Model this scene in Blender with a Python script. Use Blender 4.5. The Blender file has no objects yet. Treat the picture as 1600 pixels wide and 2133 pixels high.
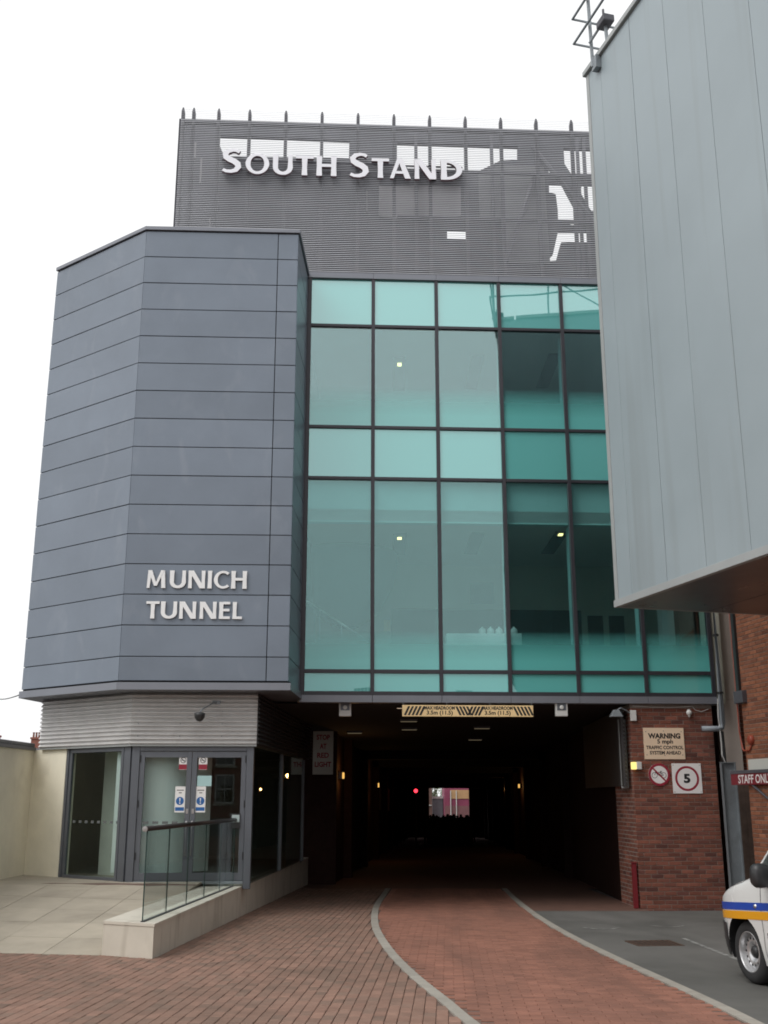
import bpy, bmesh, math, random
from mathutils import Vector, Matrix
from mathutils.geometry import tessellate_polygon
random.seed(7)
R = math.radians
sc = bpy.context.scene
C = sc.collection

# ------------------------------------------------------------------ camera
cam_d = bpy.data.cameras.new('camera')
cam_d.sensor_fit = 'VERTICAL'; cam_d.sensor_height = 24.0
cam_d.lens = 24.0 * 2231 / 2133
cam_d.clip_start = 0.05; cam_d.clip_end = 6000
cam = bpy.data.objects.new('camera', cam_d); C.objects.link(cam)
cam.location = (0, 0, 1.6); cam.rotation_euler = (R(90 + 14.9), 0, 0)
sc.camera = cam

# ------------------------------------------------------------------ overcast sky, soft sun, exposure
SUN_EL, SUN_AZ = R(50), R(-52)          # high, behind the camera and to its left
world = bpy.data.worlds.new('World'); sc.world = world; world.use_nodes = True
wn, wl = world.node_tree.nodes, world.node_tree.links
for n in list(wn): wn.remove(n)
sky = wn.new('ShaderNodeTexSky'); sky.sky_type = 'NISHITA'; sky.sun_disc = False
sky.sun_elevation = SUN_EL; sky.sun_rotation = R(180) - SUN_AZ
sky.air_density = 1.0; sky.dust_density = 6.0; sky.ozone_density = 1.0
hs = wn.new('ShaderNodeHueSaturation'); hs.inputs['Saturation'].default_value = 0.08
cloud = wn.new('ShaderNodeMixRGB'); cloud.inputs['Fac'].default_value = 0.75
cloud.inputs['Color2'].default_value = (9.7, 9.75, 9.8, 1)   # closed cloud layer
bg = wn.new('ShaderNodeBackground'); bg.inputs['Strength'].default_value = 0.13
wo = wn.new('ShaderNodeOutputWorld')
wl.new(sky.outputs[0], hs.inputs['Color']); wl.new(hs.outputs[0], cloud.inputs['Color1'])
wl.new(cloud.outputs[0], bg.inputs['Color']); wl.new(bg.outputs[0], wo.inputs[0])
sd = bpy.data.lights.new('sun', 'SUN'); sd.energy = 1.1; sd.angle = R(35); sd.color = (1, 0.97, 0.93)
sun = bpy.data.objects.new('sun', sd); C.objects.link(sun)
sdir = Vector((math.sin(SUN_AZ) * math.cos(SUN_EL), -math.cos(SUN_AZ) * math.cos(SUN_EL), math.sin(SUN_EL)))
sun.rotation_euler = sdir.to_track_quat('Z', 'Y').to_euler(); sun.location = sdir * 60
sc.view_settings.view_transform = 'Standard'; sc.view_settings.look = 'None'
sc.view_settings.gamma = 1; sc.view_settings.use_curve_mapping = False
sc.view_settings.exposure = 0.07
sc.cycles.max_bounces = 8; sc.cycles.transparent_max_bounces = 12
sc.cycles.caustics_reflective = False; sc.cycles.caustics_refractive = False
sc.cycles.use_denoising = True; sc.cycles.filter_width = 1.8

# ------------------------------------------------------------------ materials
def newmat(name):
    m = bpy.data.materials.new(name); m.use_nodes = True
    nt = m.node_tree
    for n in list(nt.nodes): nt.nodes.remove(n)
    out = nt.nodes.new('ShaderNodeOutputMaterial')
    return m, nt, nt.nodes, nt.links, out

def M(name, col, rough=0.6, metal=0.0, var=0.10, scale=2.0, bump=0.0, bscale=60, spec=0.5,
      pieces=0.0, second=None, stain=None, emit=None, coat=0.0, stretch=None, streak=None):
    """principled material: base colour with world-space mottling, optional per-piece variation, stains and fine relief"""
    m, nt, N, L, out = newmat(name)
    p = N.new('ShaderNodeBsdfPrincipled'); L.new(p.outputs[0], out.inputs[0])
    p.inputs['Roughness'].default_value = rough; p.inputs['Metallic'].default_value = metal
    p.inputs['Specular IOR Level'].default_value = spec
    p.inputs['Coat Weight'].default_value = coat
    geo = N.new('ShaderNodeNewGeometry')
    pos = geo.outputs['Position']
    if stretch:
        mp = N.new('ShaderNodeMapping'); mp.inputs['Scale'].default_value = stretch
        L.new(pos, mp.inputs['Vector']); pos = mp.outputs[0]
    nz = N.new('ShaderNodeTexNoise'); nz.inputs['Scale'].default_value = scale
    nz.inputs['Detail'].default_value = 6; nz.inputs['Roughness'].default_value = 0.6
    L.new(pos, nz.inputs['Vector'])
    mr = N.new('ShaderNodeMapRange'); mr.inputs['From Min'].default_value = 0.3; mr.inputs['From Max'].default_value = 0.7
    mr.inputs['To Min'].default_value = 1 - var; mr.inputs['To Max'].default_value = 1 + var
    L.new(nz.outputs['Fac'], mr.inputs['Value'])
    base = N.new('ShaderNodeRGB'); base.outputs[0].default_value = (*col, 1)
    cur = base.outputs[0]
    if pieces or second:
        oi = N.new('ShaderNodeObjectInfo')
        a = N.new('ShaderNodeMath'); a.operation = 'ADD'
        L.new(oi.outputs['Random'], a.inputs[0]); L.new(geo.outputs['Random Per Island'], a.inputs[1])
        f = N.new('ShaderNodeMath'); f.operation = 'FRACT'; L.new(a.outputs[0], f.inputs[0])
        if second:
            mx = N.new('ShaderNodeMixRGB'); mx.inputs['Color2'].default_value = (*second, 1)
            L.new(cur, mx.inputs['Color1'])
            pw = N.new('ShaderNodeMath'); pw.operation = 'POWER'; pw.inputs[1].default_value = 2.2
            L.new(f.outputs[0], pw.inputs[0]); L.new(pw.outputs[0], mx.inputs['Fac']); cur = mx.outputs[0]
        b = N.new('ShaderNodeMath'); b.operation = 'MULTIPLY'; b.inputs[1].default_value = 7.31
        L.new(f.outputs[0], b.inputs[0])
        c2 = N.new('ShaderNodeMath'); c2.operation = 'FRACT'; L.new(b.outputs[0], c2.inputs[0])
        mr2 = N.new('ShaderNodeMapRange'); mr2.inputs['To Min'].default_value = 1 - pieces; mr2.inputs['To Max'].default_value = 1 + pieces
        L.new(c2.outputs[0], mr2.inputs['Value'])
        mm = N.new('ShaderNodeMath'); mm.operation = 'MULTIPLY'
        L.new(mr.outputs[0], mm.inputs[0]); L.new(mr2.outputs[0], mm.inputs[1]); fac = mm.outputs[0]
    else:
        fac = mr.outputs[0]
    mul = N.new('ShaderNodeVectorMath'); mul.operation = 'SCALE'
    L.new(cur, mul.inputs[0]); L.new(fac, mul.inputs['Scale']); cur = mul.outputs[0]
    if stain:
        scol, sscale, lo, hi, amt = stain
        n2 = N.new('ShaderNodeTexNoise'); n2.inputs['Scale'].default_value = sscale; n2.inputs['Detail'].default_value = 8
        n2.inputs['Distortion'].default_value = 0.6
        if streak:
            mq = N.new('ShaderNodeMapping'); mq.inputs['Scale'].default_value = streak
            L.new(geo.outputs['Position'], mq.inputs['Vector']); L.new(mq.outputs[0], n2.inputs['Vector'])
        else: L.new(geo.outputs['Position'], n2.inputs['Vector'])
        r3 = N.new('ShaderNodeMapRange'); r3.inputs['From Min'].default_value = lo; r3.inputs['From Max'].default_value = hi
        r3.inputs['To Max'].default_value = amt
        L.new(n2.outputs['Fac'], r3.inputs['Value'])
        mx = N.new('ShaderNodeMixRGB'); mx.inputs['Color2'].default_value = (*scol, 1)
        L.new(r3.outputs[0], mx.inputs['Fac']); L.new(cur, mx.inputs['Color1']); cur = mx.outputs[0]
    L.new(cur, p.inputs['Base Color'])
    rr = N.new('ShaderNodeMapRange'); rr.inputs['To Min'].default_value = max(0.02, rough - 0.08); rr.inputs['To Max'].default_value = min(1, rough + 0.08)
    L.new(nz.outputs['Fac'], rr.inputs['Value']); L.new(rr.outputs[0], p.inputs['Roughness'])
    if bump:
        n3 = N.new('ShaderNodeTexNoise'); n3.inputs['Scale'].default_value = bscale; n3.inputs['Detail'].default_value = 5
        L.new(pos, n3.inputs['Vector'])
        bp = N.new('ShaderNodeBump'); bp.inputs['Strength'].default_value = bump; bp.inputs['Distance'].default_value = 0.01
        L.new(n3.outputs['Fac'], bp.inputs['Height']); L.new(bp.outputs[0], p.inputs['Normal'])
    if emit:
        p.inputs['Emission Color'].default_value = (*emit[0], 1); p.inputs['Emission Strength'].default_value = emit[1]
    return m

def glass(name, tint, refl, rcol=(1, 1, 1), rough=0.0, frit=None, wave=0.0):
    """pane: part see-through, part mirror; frit = (colour, [(z, density), ...]) printed dots fading over the height"""
    m, nt, N, L, out = newmat(name)
    tr = N.new('ShaderNodeBsdfTransparent'); tr.inputs[0].default_value = (*tint, 1)
    gl = N.new('ShaderNodeBsdfGlossy'); gl.inputs['Color'].default_value = (*rcol, 1); gl.inputs['Roughness'].default_value = rough
    body = tr.outputs[0]
    geo = N.new('ShaderNodeNewGeometry')
    if frit:
        col, stops = frit
        df = N.new('ShaderNodeBsdfDiffuse'); df.inputs['Color'].default_value = (*col, 1)
        tl = N.new('ShaderNodeBsdfTranslucent'); tl.inputs['Color'].default_value = (*col, 1)
        fm = N.new('ShaderNodeMixShader'); fm.inputs[0].default_value = 0.35
        L.new(df.outputs[0], fm.inputs[1]); L.new(tl.outputs[0], fm.inputs[2])
        sp = N.new('ShaderNodeSeparateXYZ'); L.new(geo.outputs['Position'], sp.inputs[0])
        z0, z1 = stops[0][0], stops[-1][0]
        mr = N.new('ShaderNodeMapRange'); mr.inputs['From Min'].default_value = z0; mr.inputs['From Max'].default_value = z1
        L.new(sp.outputs['Z'], mr.inputs['Value'])
        cr = N.new('ShaderNodeValToRGB'); L.new(mr.outputs[0], cr.inputs[0])
        els = cr.color_ramp.elements
        for i, (z, d) in enumerate(stops):
            t = (z - z0) / (z1 - z0)
            e = els[0] if i == 0 else (els[-1] if i == len(stops) - 1 else els.new(t))
            e.position = t; e.color = (d, d, d, 1)
        mx = N.new('ShaderNodeMixShader'); L.new(cr.outputs[0], mx.inputs[0])
        L.new(tr.outputs[0], mx.inputs[1]); L.new(fm.outputs[0], mx.inputs[2]); body = mx.outputs[0]
    # Schlick reflectance, the same from both sides of the thin pane
    dt = N.new('ShaderNodeVectorMath'); dt.operation = 'DOT_PRODUCT'
    L.new(geo.outputs['Incoming'], dt.inputs[0]); L.new(geo.outputs['Normal'], dt.inputs[1])
    ab = N.new('ShaderNodeMath'); ab.operation = 'ABSOLUTE'; L.new(dt.outputs['Value'], ab.inputs[0])
    om = N.new('ShaderNodeMath'); om.operation = 'SUBTRACT'; om.inputs[0].default_value = 1.0; L.new(ab.outputs[0], om.inputs[1])
    pw = N.new('ShaderNodeMath'); pw.operation = 'POWER'; pw.inputs[1].default_value = 5.0; L.new(om.outputs[0], pw.inputs[0])
    ad = N.new('ShaderNodeMath'); ad.operation = 'MULTIPLY_ADD'; ad.use_clamp = True
    ad.inputs[1].default_value = 0.94 - refl; ad.inputs[2].default_value = refl + 0.03
    L.new(pw.outputs[0], ad.inputs[0])
    fin = N.new('ShaderNodeMixShader'); L.new(ad.outputs[0], fin.inputs[0])
    L.new(body, fin.inputs[1]); L.new(gl.outputs[0], fin.inputs[2]); L.new(fin.outputs[0], out.inputs[0])
    if wave:
        nz = N.new('ShaderNodeTexNoise'); nz.inputs['Scale'].default_value = 0.9; nz.inputs['Detail'].default_value = 1
        L.new(geo.outputs['Position'], nz.inputs['Vector'])
        bp = N.new('ShaderNodeBump'); bp.inputs['Strength'].default_value = wave; bp.inputs['Distance'].default_value = 0.02
        L.new(nz.outputs['Fac'], bp.inputs['Height']); L.new(bp.outputs[0], gl.inputs['Normal'])
    return m

def emitmat(name, col, strength):
    m, nt, N, L, out = newmat(name)
    e = N.new('ShaderNodeEmission'); e.inputs[0].default_value = (*col, 1); e.inputs[1].default_value = strength
    L.new(e.outputs[0], out.inputs[0]); return m

m_panel = M('anthracite_panel', (0.176, 0.207, 0.252), 0.40, 0.25, 0.08, 0.9, bump=0.04, bscale=1.3, spec=0.5, pieces=0.055,
            stain=((0.36, 0.38, 0.42), 1.5, 0.57, 0.82, 0.22), streak=(1.6, 1.6, 0.8))
m_joint = M('joint_dark', (0.02, 0.02, 0.023), 0.8)
m_trim = M('grey_trim', (0.21, 0.22, 0.25), 0.4, 0.3, 0.06)
m_mull = M('mullion', (0.045, 0.043, 0.052), 0.4, 0.2, 0.1)
m_frame = M('door_frame_grey', (0.13, 0.14, 0.16), 0.42, 0.3, 0.07)
m_slat = M('louvre_slat', (0.47, 0.48, 0.51), 0.45, 0.3, 0.06, 1.5)
m_steel_dark = M('dark_steel', (0.10, 0.10, 0.115), 0.55, 0.2, 0.12)
m_plant = M('plant_backing', (0.07, 0.072, 0.085), 0.8, 0, 0.2, 1.2)
m_plant_l = M('plant_pale', (0.30, 0.29, 0.31), 0.7, 0, 0.15, 1.5)
m_corr_shade = M('corrugated_metal_shaded', (0.045, 0.043, 0.045), 0.5, 0.2, 0.1, 3)  # near-black copy of the corrugated metal, tunnel-side shade put into its colour
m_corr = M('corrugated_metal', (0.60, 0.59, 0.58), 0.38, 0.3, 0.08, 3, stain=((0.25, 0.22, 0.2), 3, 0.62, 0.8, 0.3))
m_boxclad = M('pale_grey_cladding', (0.315, 0.372, 0.398), 0.42, 0.1, 0.06, 0.5, bump=0.05, bscale=1.1, pieces=0.035, stain=((0.22, 0.235, 0.23), 1.0, 0.50, 0.78, 0.42), streak=(3.0, 3.0, 0.12))
m_boxtrim = M('pale_grey_trim', (0.36, 0.38, 0.38), 0.5, 0.1, 0.06)
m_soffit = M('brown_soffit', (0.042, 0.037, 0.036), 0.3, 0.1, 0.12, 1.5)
m_letter = M('letter_face', (0.90, 0.90, 0.95), 0.4, 0, 0.03)
m_letter_w = M('letter_face_warm', (0.86, 0.86, 0.86), 0.4, 0, 0.04)
m_letter_side = M('letter_side', (0.20, 0.13, 0.15), 0.5, 0, 0.08)
m_letter_side_g = M('letter_side_grey', (0.36, 0.36, 0.35), 0.45, 0, 0.08)
m_brick = M('red_brick', (0.225, 0.085, 0.058), 0.85, 0, 0.16, 9, 0.25, 90, 0.2, pieces=0.22, second=(0.13, 0.055, 0.045))
m_brick_o = M('orange_brick', (0.31, 0.125, 0.07), 0.85, 0, 0.16, 9, 0.25, 90, 0.2, pieces=0.2, second=(0.20, 0.085, 0.055))
m_mortar = M('mortar', (0.27, 0.23, 0.20), 0.95, 0, 0.15, 20, 0.2, 120, 0.1)
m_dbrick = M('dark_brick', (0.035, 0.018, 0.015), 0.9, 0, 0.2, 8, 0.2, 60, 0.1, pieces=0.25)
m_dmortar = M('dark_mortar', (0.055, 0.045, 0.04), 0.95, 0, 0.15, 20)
m_paver = M('brown_paver', (0.262, 0.158, 0.120), 0.82, 0, 0.14, 5, 0.25, 80, 0.25, pieces=0.09, second=(0.20, 0.135, 0.105),
            stain=((0.13, 0.092, 0.07), 0.55, 0.46, 0.72, 0.6))
m_lane = M('red_paver', (0.285, 0.135, 0.096), 0.82, 0, 0.12, 5, 0.25, 80, 0.25, pieces=0.10, second=(0.24, 0.115, 0.084),
           stain=((0.15, 0.082, 0.063), 1.0, 0.45, 0.72, 0.65), streak=(1.5, 0.22, 1.0))
m_bed = M('paver_bed', (0.15, 0.10, 0.08), 0.95, 0, 0.2, 30, 0.3, 100)
m_kerb = M('concrete_kerb', (0.33, 0.305, 0.265), 0.85, 0, 0.12, 6, 0.25, 90, pieces=0.06, stain=((0.2, 0.18, 0.15), 2, 0.55, 0.75, 0.4))
m_asphalt = M('asphalt', (0.12, 0.118, 0.11), 0.9, 0, 0.16, 1.2, 0.6, 180, 0.25, stain=((0.18, 0.175, 0.165), 0.9, 0.44, 0.66, 0.8), streak=(0.8, 0.35, 1.0))
m_ground = M('ground_tarmac', (0.10, 0.098, 0.095), 0.95, 0, 0.2, 0.4, 0.4, 60)
m_slab = M('paving_slab', (0.40, 0.355, 0.285), 0.8, 0, 0.10, 2.5, 0.15, 90, pieces=0.06, stain=((0.22, 0.19, 0.15), 1.1, 0.52, 0.75, 0.5))
m_render = M('cream_render', (0.80, 0.755, 0.62), 0.9, 0, 0.08, 1.4, 0.15, 160, 0.2, stain=((0.33, 0.28, 0.2), 0.9, 0.58, 0.8, 0.35))
m_plinth = M('plinth_stone', (0.60, 0.56, 0.48), 0.75, 0, 0.07, 2.0, 0.1, 120, stain=((0.32, 0.28, 0.22), 1.4, 0.52, 0.74, 0.55), streak=(2.5, 2.5, 0.6))
m_beige = M('beige_panel', (0.56, 0.49, 0.44), 0.75, 0, 0.07, 2)
m_coping = M('grey_coping', (0.17, 0.17, 0.18), 0.6, 0, 0.12, 3)
m_galv = M('galvanised', (0.24, 0.265, 0.285), 0.5, 0.4, 0.12, 5, stain=((0.14, 0.14, 0.14), 3, 0.55, 0.8, 0.5))
m_pvc = M('grey_pipe', (0.25, 0.28, 0.31), 0.45, 0, 0.1)
m_white = M('white_plastic', (0.62, 0.62, 0.60), 0.45, 0, 0.05)
m_offwhite = M('offwhite_board', (0.56, 0.57, 0.53), 0.6, 0, 0.05)
m_black = M('black_print', (0.012, 0.012, 0.013), 0.6, 0, 0.0)
m_blackpl = M('black_plastic', (0.025, 0.026, 0.028), 0.4, 0, 0.1, 20)
m_signred = M('sign_red', (0.30, 0.018, 0.04), 0.45, 0, 0.05)
m_maroon = M('maroon_board', (0.19, 0.012, 0.022), 0.4, 0, 0.05)
m_signw = M('sign_white', (0.82, 0.80, 0.79), 0.45, 0, 0.04)
m_cream = M('cream_sign', (0.80, 0.62, 0.45), 0.5, 0, 0.05)
m_yboard = M('yellow_board', (0.90, 0.66, 0.34), 0.5, 0, 0.05)
m_blue = M('sign_blue', (0.02, 0.12, 0.36), 0.45, 0, 0.04)
m_orange = M('orange_red_paint', (0.30, 0.055, 0.028), 0.5, 0, 0.1, 8)
m_redpost = M('red_paint', (0.17, 0.010, 0.016), 0.5, 0, 0.1, 8)
m_rust = M('rusty_iron', (0.085, 0.05, 0.035), 0.8, 0.2, 0.3, 25, 0.4, 120)
m_browngate = M('brown_gate', (0.15, 0.105, 0.085), 0.75, 0, 0.3, 6, stain=((0.17, 0.13, 0.11), 5, 0.6, 0.75, 0.5))
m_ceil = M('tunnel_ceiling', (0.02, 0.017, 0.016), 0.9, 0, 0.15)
m_int_ceil = M('interior_ceiling', (0.62, 0.62, 0.60), 0.8, 0, 0.03)
m_int_wall = M('interior_wall', (0.50, 0.49, 0.41), 0.8, 0, 0.04)
m_int_floor = M('interior_floor', (0.20, 0.17, 0.14), 0.5, 0, 0.1)
m_int_dark = M('interior_dark', (0.02, 0.018, 0.017), 0.6, 0, 0.1)
m_int_white = M('interior_white', (0.78, 0.80, 0.78), 0.6, 0, 0.03)
m_lobby = M('lobby_wall', (0.24, 0.24, 0.20), 0.8, 0, 0.1)
m_handrail = M('handrail_wood', (0.03, 0.022, 0.021), 0.35, 0, 0.15, 15)
m_chrome = M('brushed_steel', (0.55, 0.55, 0.55), 0.3, 1.0, 0.05)
TEAL = (0.20, 0.74, 0.70)
m_gl_sp = glass('spandrel_glass', (0.2, 0.4, 0.38), 0.30, (0.80, 1.0, 1.0), 0.0, (TEAL, [(0, 1.0), (20, 1.0)]), 0.16)
m_gl_sm = glass('spandrel_glass_middle', (0.2, 0.4, 0.38), 0.24, (0.75, 1.0, 1.0), 0.0, (TEAL, [(0, 1.0), (20, 1.0)]), 0.16)
m_gl_sb = glass('spandrel_glass_base', (0.2, 0.4, 0.38), 0.12, (0.70, 1.0, 1.0), 0.0, (TEAL, [(0, 1.0), (20, 1.0)]), 0.16)
m_gl_lo = glass('vision_glass_lower', (0.78, 0.92, 0.92), 0.09, (0.70, 1.0, 1.0), 0.0, (TEAL, [(3.9, 0.95), (4.10, 0.88), (4.68, 0.0), (7.7, 0.0)]), 0.18)
m_gl_up = glass('vision_glass_upper', (0.78, 0.92, 0.93), 0.165, (0.80, 1.0, 1.0), 0.0, (TEAL, [(8.75, 0.95), (9.05, 0.88), (9.65, 0.0), (11.0, 0.0)]), 0.18)
m_gl_door = glass('door_glass', (0.85, 0.90, 0.89), 0.0, (0.95, 1, 1), 0.0)
m_gl_rail = glass('balustrade_glass', (0.94, 0.975, 0.968), 0.01, (0.95, 1, 1), 0.0)
m_gl_edge = M('glass_edge', (0.02, 0.05, 0.045), 0.15, 0, 0.0)
m_frost = M('frosted_mark', (0.12, 0.13, 0.13), 0.7, 0, 0.02)
m_lamp_w = emitmat('warm_lamp', (1.0, 0.75, 0.30), 3.0)
m_lamp_a = emitmat('amber_lamp', (1.0, 0.55, 0.14), 1.0)
m_lamp_y = emitmat('yellow_lamp', (1.0, 0.78, 0.25), 1.3)
m_lamp_c = emitmat('ceiling_tube', (1.0, 0.8, 0.5), 0.10)
m_lamp_r = emitmat('red_signal', (1.0, 0.03, 0.05), 4.0)

# ------------------------------------------------------------------ object helpers
WL = {}
def basepoint(vs):
    xs = [v[0] for v in vs]; ys = [v[1] for v in vs]; zs = [v[2] for v in vs]
    return Vector(((min(xs) + max(xs)) / 2, (min(ys) + max(ys)) / 2, min(zs)))

def attach(o, wloc, parent=None):
    WL[o.name] = Vector(wloc)
    if parent is not None:
        o.parent = parent; o.location = Vector(wloc) - WL[parent.name]
    else:
        o.location = wloc

def tag(o, label=None, cat=None, group=None, kind=None):
    if label: o['label'] = label
    if cat: o['category'] = cat
    if group: o['group'] = group
    if kind: o['kind'] = kind
    return o

def thing(name, label, cat, loc, group=None):
    o = bpy.data.objects.new(name, None); C.objects.link(o); o.empty_display_size = 0.2
    attach(o, loc); return tag(o, label, cat, group)

class MB:
    def __init__(s): s.v = []; s.f = []; s.m = []
    def add(s, vs, fs, mi=0):
        b = len(s.v); s.v += [tuple(v) for v in vs]
        for f in fs: s.f.append([b + i for i in f]); s.m.append(mi)
        return s
    def hexa(s, p, mi=0):          # 8 points: bottom ring 0-3, top ring 4-7
        return s.add(p, [(3, 2, 1, 0), (4, 5, 6, 7), (0, 1, 5, 4), (1, 2, 6, 5), (2, 3, 7, 6), (3, 0, 4, 7)], mi)
    def fbox(s, fr, x0, x1, y0, y1, z0, z1, mi=0):
        return s.hexa([fr(x0, y0, z0), fr(x1, y0, z0), fr(x1, y1, z0), fr(x0, y1, z0),
                       fr(x0, y0, z1), fr(x1, y0, z1), fr(x1, y1, z1), fr(x0, y1, z1)], mi)
    def prism(s, poly, fr, y0, y1, mi=0, mside=None):   # poly in (x,z) of frame, extruded in frame y from y0 to y1
        n = len(poly); mside = mi if mside is None else mside
        tris = tessellate_polygon([[Vector((a, b, 0)) for a, b in poly]])
        s.add([fr(a, y1, b) for a, b in poly], tris, mi)
        s.add([fr(a, y0, b) for a, b in poly], tris, mside)
        vs = [fr(a, y0, b) for a, b in poly] + [fr(a, y1, b) for a, b in poly]
        return s.add(vs, [(i, (i + 1) % n, n + (i + 1) % n, n + i) for i in range(n)], mside)
    def tube(s, pts, r, n=8, mi=0, cap=True):
        pts = [Vector(p) for p in pts]; rings = []
        up = Vector((0, 0, 1))
        for i, p in enumerate(pts):
            t = (pts[min(i + 1, len(pts) - 1)] - pts[max(i - 1, 0)]).normalized()
            a = t.cross(up)
            if a.length < 1e-3: a = t.cross(Vector((1, 0, 0)))
            a.normalize(); b = a.cross(t).normalized()
            rr = r[i] if isinstance(r, (list, tuple)) else r
            rings.append([p + rr * (math.cos(2 * math.pi * k / n) * a + math.sin(2 * math.pi * k / n) * b) for k in range(n)])
        vs = [q for g in rings for q in g]; fs = []
        for i in range(len(pts) - 1):
            for k in range(n):
                fs.append((i * n + k, i * n + (k + 1) % n, (i + 1) * n + (k + 1) % n, (i + 1) * n + k))
        if cap:
            fs.append(tuple(range(n))[::-1]); fs.append(tuple((len(pts) - 1) * n + k for k in range(n)))
        return s.add(vs, fs, mi)
    def lathe(s, c, axis, prof, n=24, mi=0, a0=0, a1=2 * math.pi):   # prof: (radius, distance along axis)
        ax = Vector(axis).normalized(); a = ax.cross(Vector((0, 0, 1)))
        if a.length < 1e-3: a = Vector((1, 0, 0))
        a.normalize(); b = ax.cross(a); c = Vector(c); full = abs(a1 - a0 - 2 * math.pi) < 1e-6
        m = n if full else n + 1; vs = []
        for r, d in prof:
            for k in range(m):
                t = a0 + (a1 - a0) * k / n
                vs.append(c + ax * d + r * (math.cos(t) * a + math.sin(t) * b))
        fs = []
        for i in range(len(prof) - 1):
            for k in range(n):
                k2 = (k + 1) % m
                fs.append((i * m + k, i * m + k2, (i + 1) * m + k2, (i + 1) * m + k))
        return s.add(vs, fs, mi)
    def build(s, name, mats, parent=None, smooth=False, bevel=0, recalc=True):
        if not isinstance(mats, (list, tuple)): mats = [mats]
        o0 = basepoint(s.v)
        me = bpy.data.meshes.new(name)
        me.from_pydata([Vector(v) - o0 for v in s.v], [], s.f)
        for mt in mats: me.materials.append(mt)
        for p, mi in zip(me.polygons, s.m): p.material_index = mi
        if recalc:
            bm = bmesh.new(); bm.from_mesh(me); bmesh.ops.recalc_face_normals(bm, faces=bm.faces); bm.to_mesh(me); bm.free()
        if smooth:
            for p in me.polygons: p.use_smooth = True
        o = bpy.data.objects.new(name, me); C.objects.link(o)
        attach(o, o0, parent)
        if bevel:
            bv = o.modifiers.new('bevel', 'BEVEL'); bv.width = bevel; bv.segments = 2; bv.limit_method = 'ANGLE'; bv.angle_limit = R(40)
        return o

def frame(ox, oy, ang):
    """x along the wall (to the right seen from the camera), y outwards towards the camera, z up"""
    c, s_ = math.cos(R(ang)), math.sin(R(ang))
    return lambda x, y, z: Vector((ox + x * c + y * s_, oy + x * s_ - y * c, z))
def frame2(p, q):
    d = Vector((q[0] - p[0], q[1] - p[1])); L_ = d.length
    return frame(p[0], p[1], math.degrees(math.atan2(d.y, d.x))), L_
WF = lambda x, y, z: Vector((x, y, z))
G = 0.0175
def gz(y): return -G * max(-30.0, min(110.0, y))

def box(name, fr, x0, x1, y0, y1, z0, z1, mat, parent=None, bevel=0):
    return MB().fbox(fr, x0, x1, y0, y1, z0, z1).build(name, mat, parent, bevel=bevel)

# ------------------------------------------------------------------ lettering drawn as strokes
def stroke(pts, ws, closed=False):
    n = len(pts); Lp, Rp = [], []
    for i in range(n):
        if closed: a, b = pts[i - 1], pts[(i + 1) % n]
        else: a, b = pts[max(i - 1, 0)], pts[min(i + 1, n - 1)]
        tx, ty = b[0] - a[0], b[1] - a[1]; l = math.hypot(tx, ty); nx, ny = -ty / l, tx / l
        w = (ws[i] if isinstance(ws, (list, tuple)) else ws) / 2
        Lp.append((pts[i][0] + nx * w, pts[i][1] + ny * w)); Rp.append((pts[i][0] - nx * w, pts[i][1] - ny * w))
    return Lp, Rp, closed
T_, t_ = 0.205, 0.15
def stem(x, y0=0, y1=1, w=T_): return stroke([(x, y0), (x, (y0 + y1) / 2), (x, y1)], [w * 1.12, w * 0.95, w * 1.12])
def diag(x0, y0, x1, y1, w0=T_, w1=T_):     # slanted stroke with level ends
    return ([(x0 - w0 / 2, y0), (x1 - w1 / 2, y1)], [(x0 + w0 / 2, y0), (x1 + w1 / 2, y1)], False)
def bar(x0, x1, y, h=t_): return ([(x0, y + h / 2), (x1, y + h / 2)], [(x0, y - h / 2), (x1, y - h / 2)], False)
def arc(cx, cy, rx, ry, a0, a1, wt, ws, n=24, closed=False):
    P, W = [], []
    for i in range(n if closed else n + 1):
        a = R(a0 + (a1 - a0) * i / n); P.append((cx + rx * math.cos(a), cy + ry * math.sin(a)))
        W.append(ws + (wt - ws) * abs(math.sin(a)) ** 1.5)
    return stroke(P, W, closed)
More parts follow.
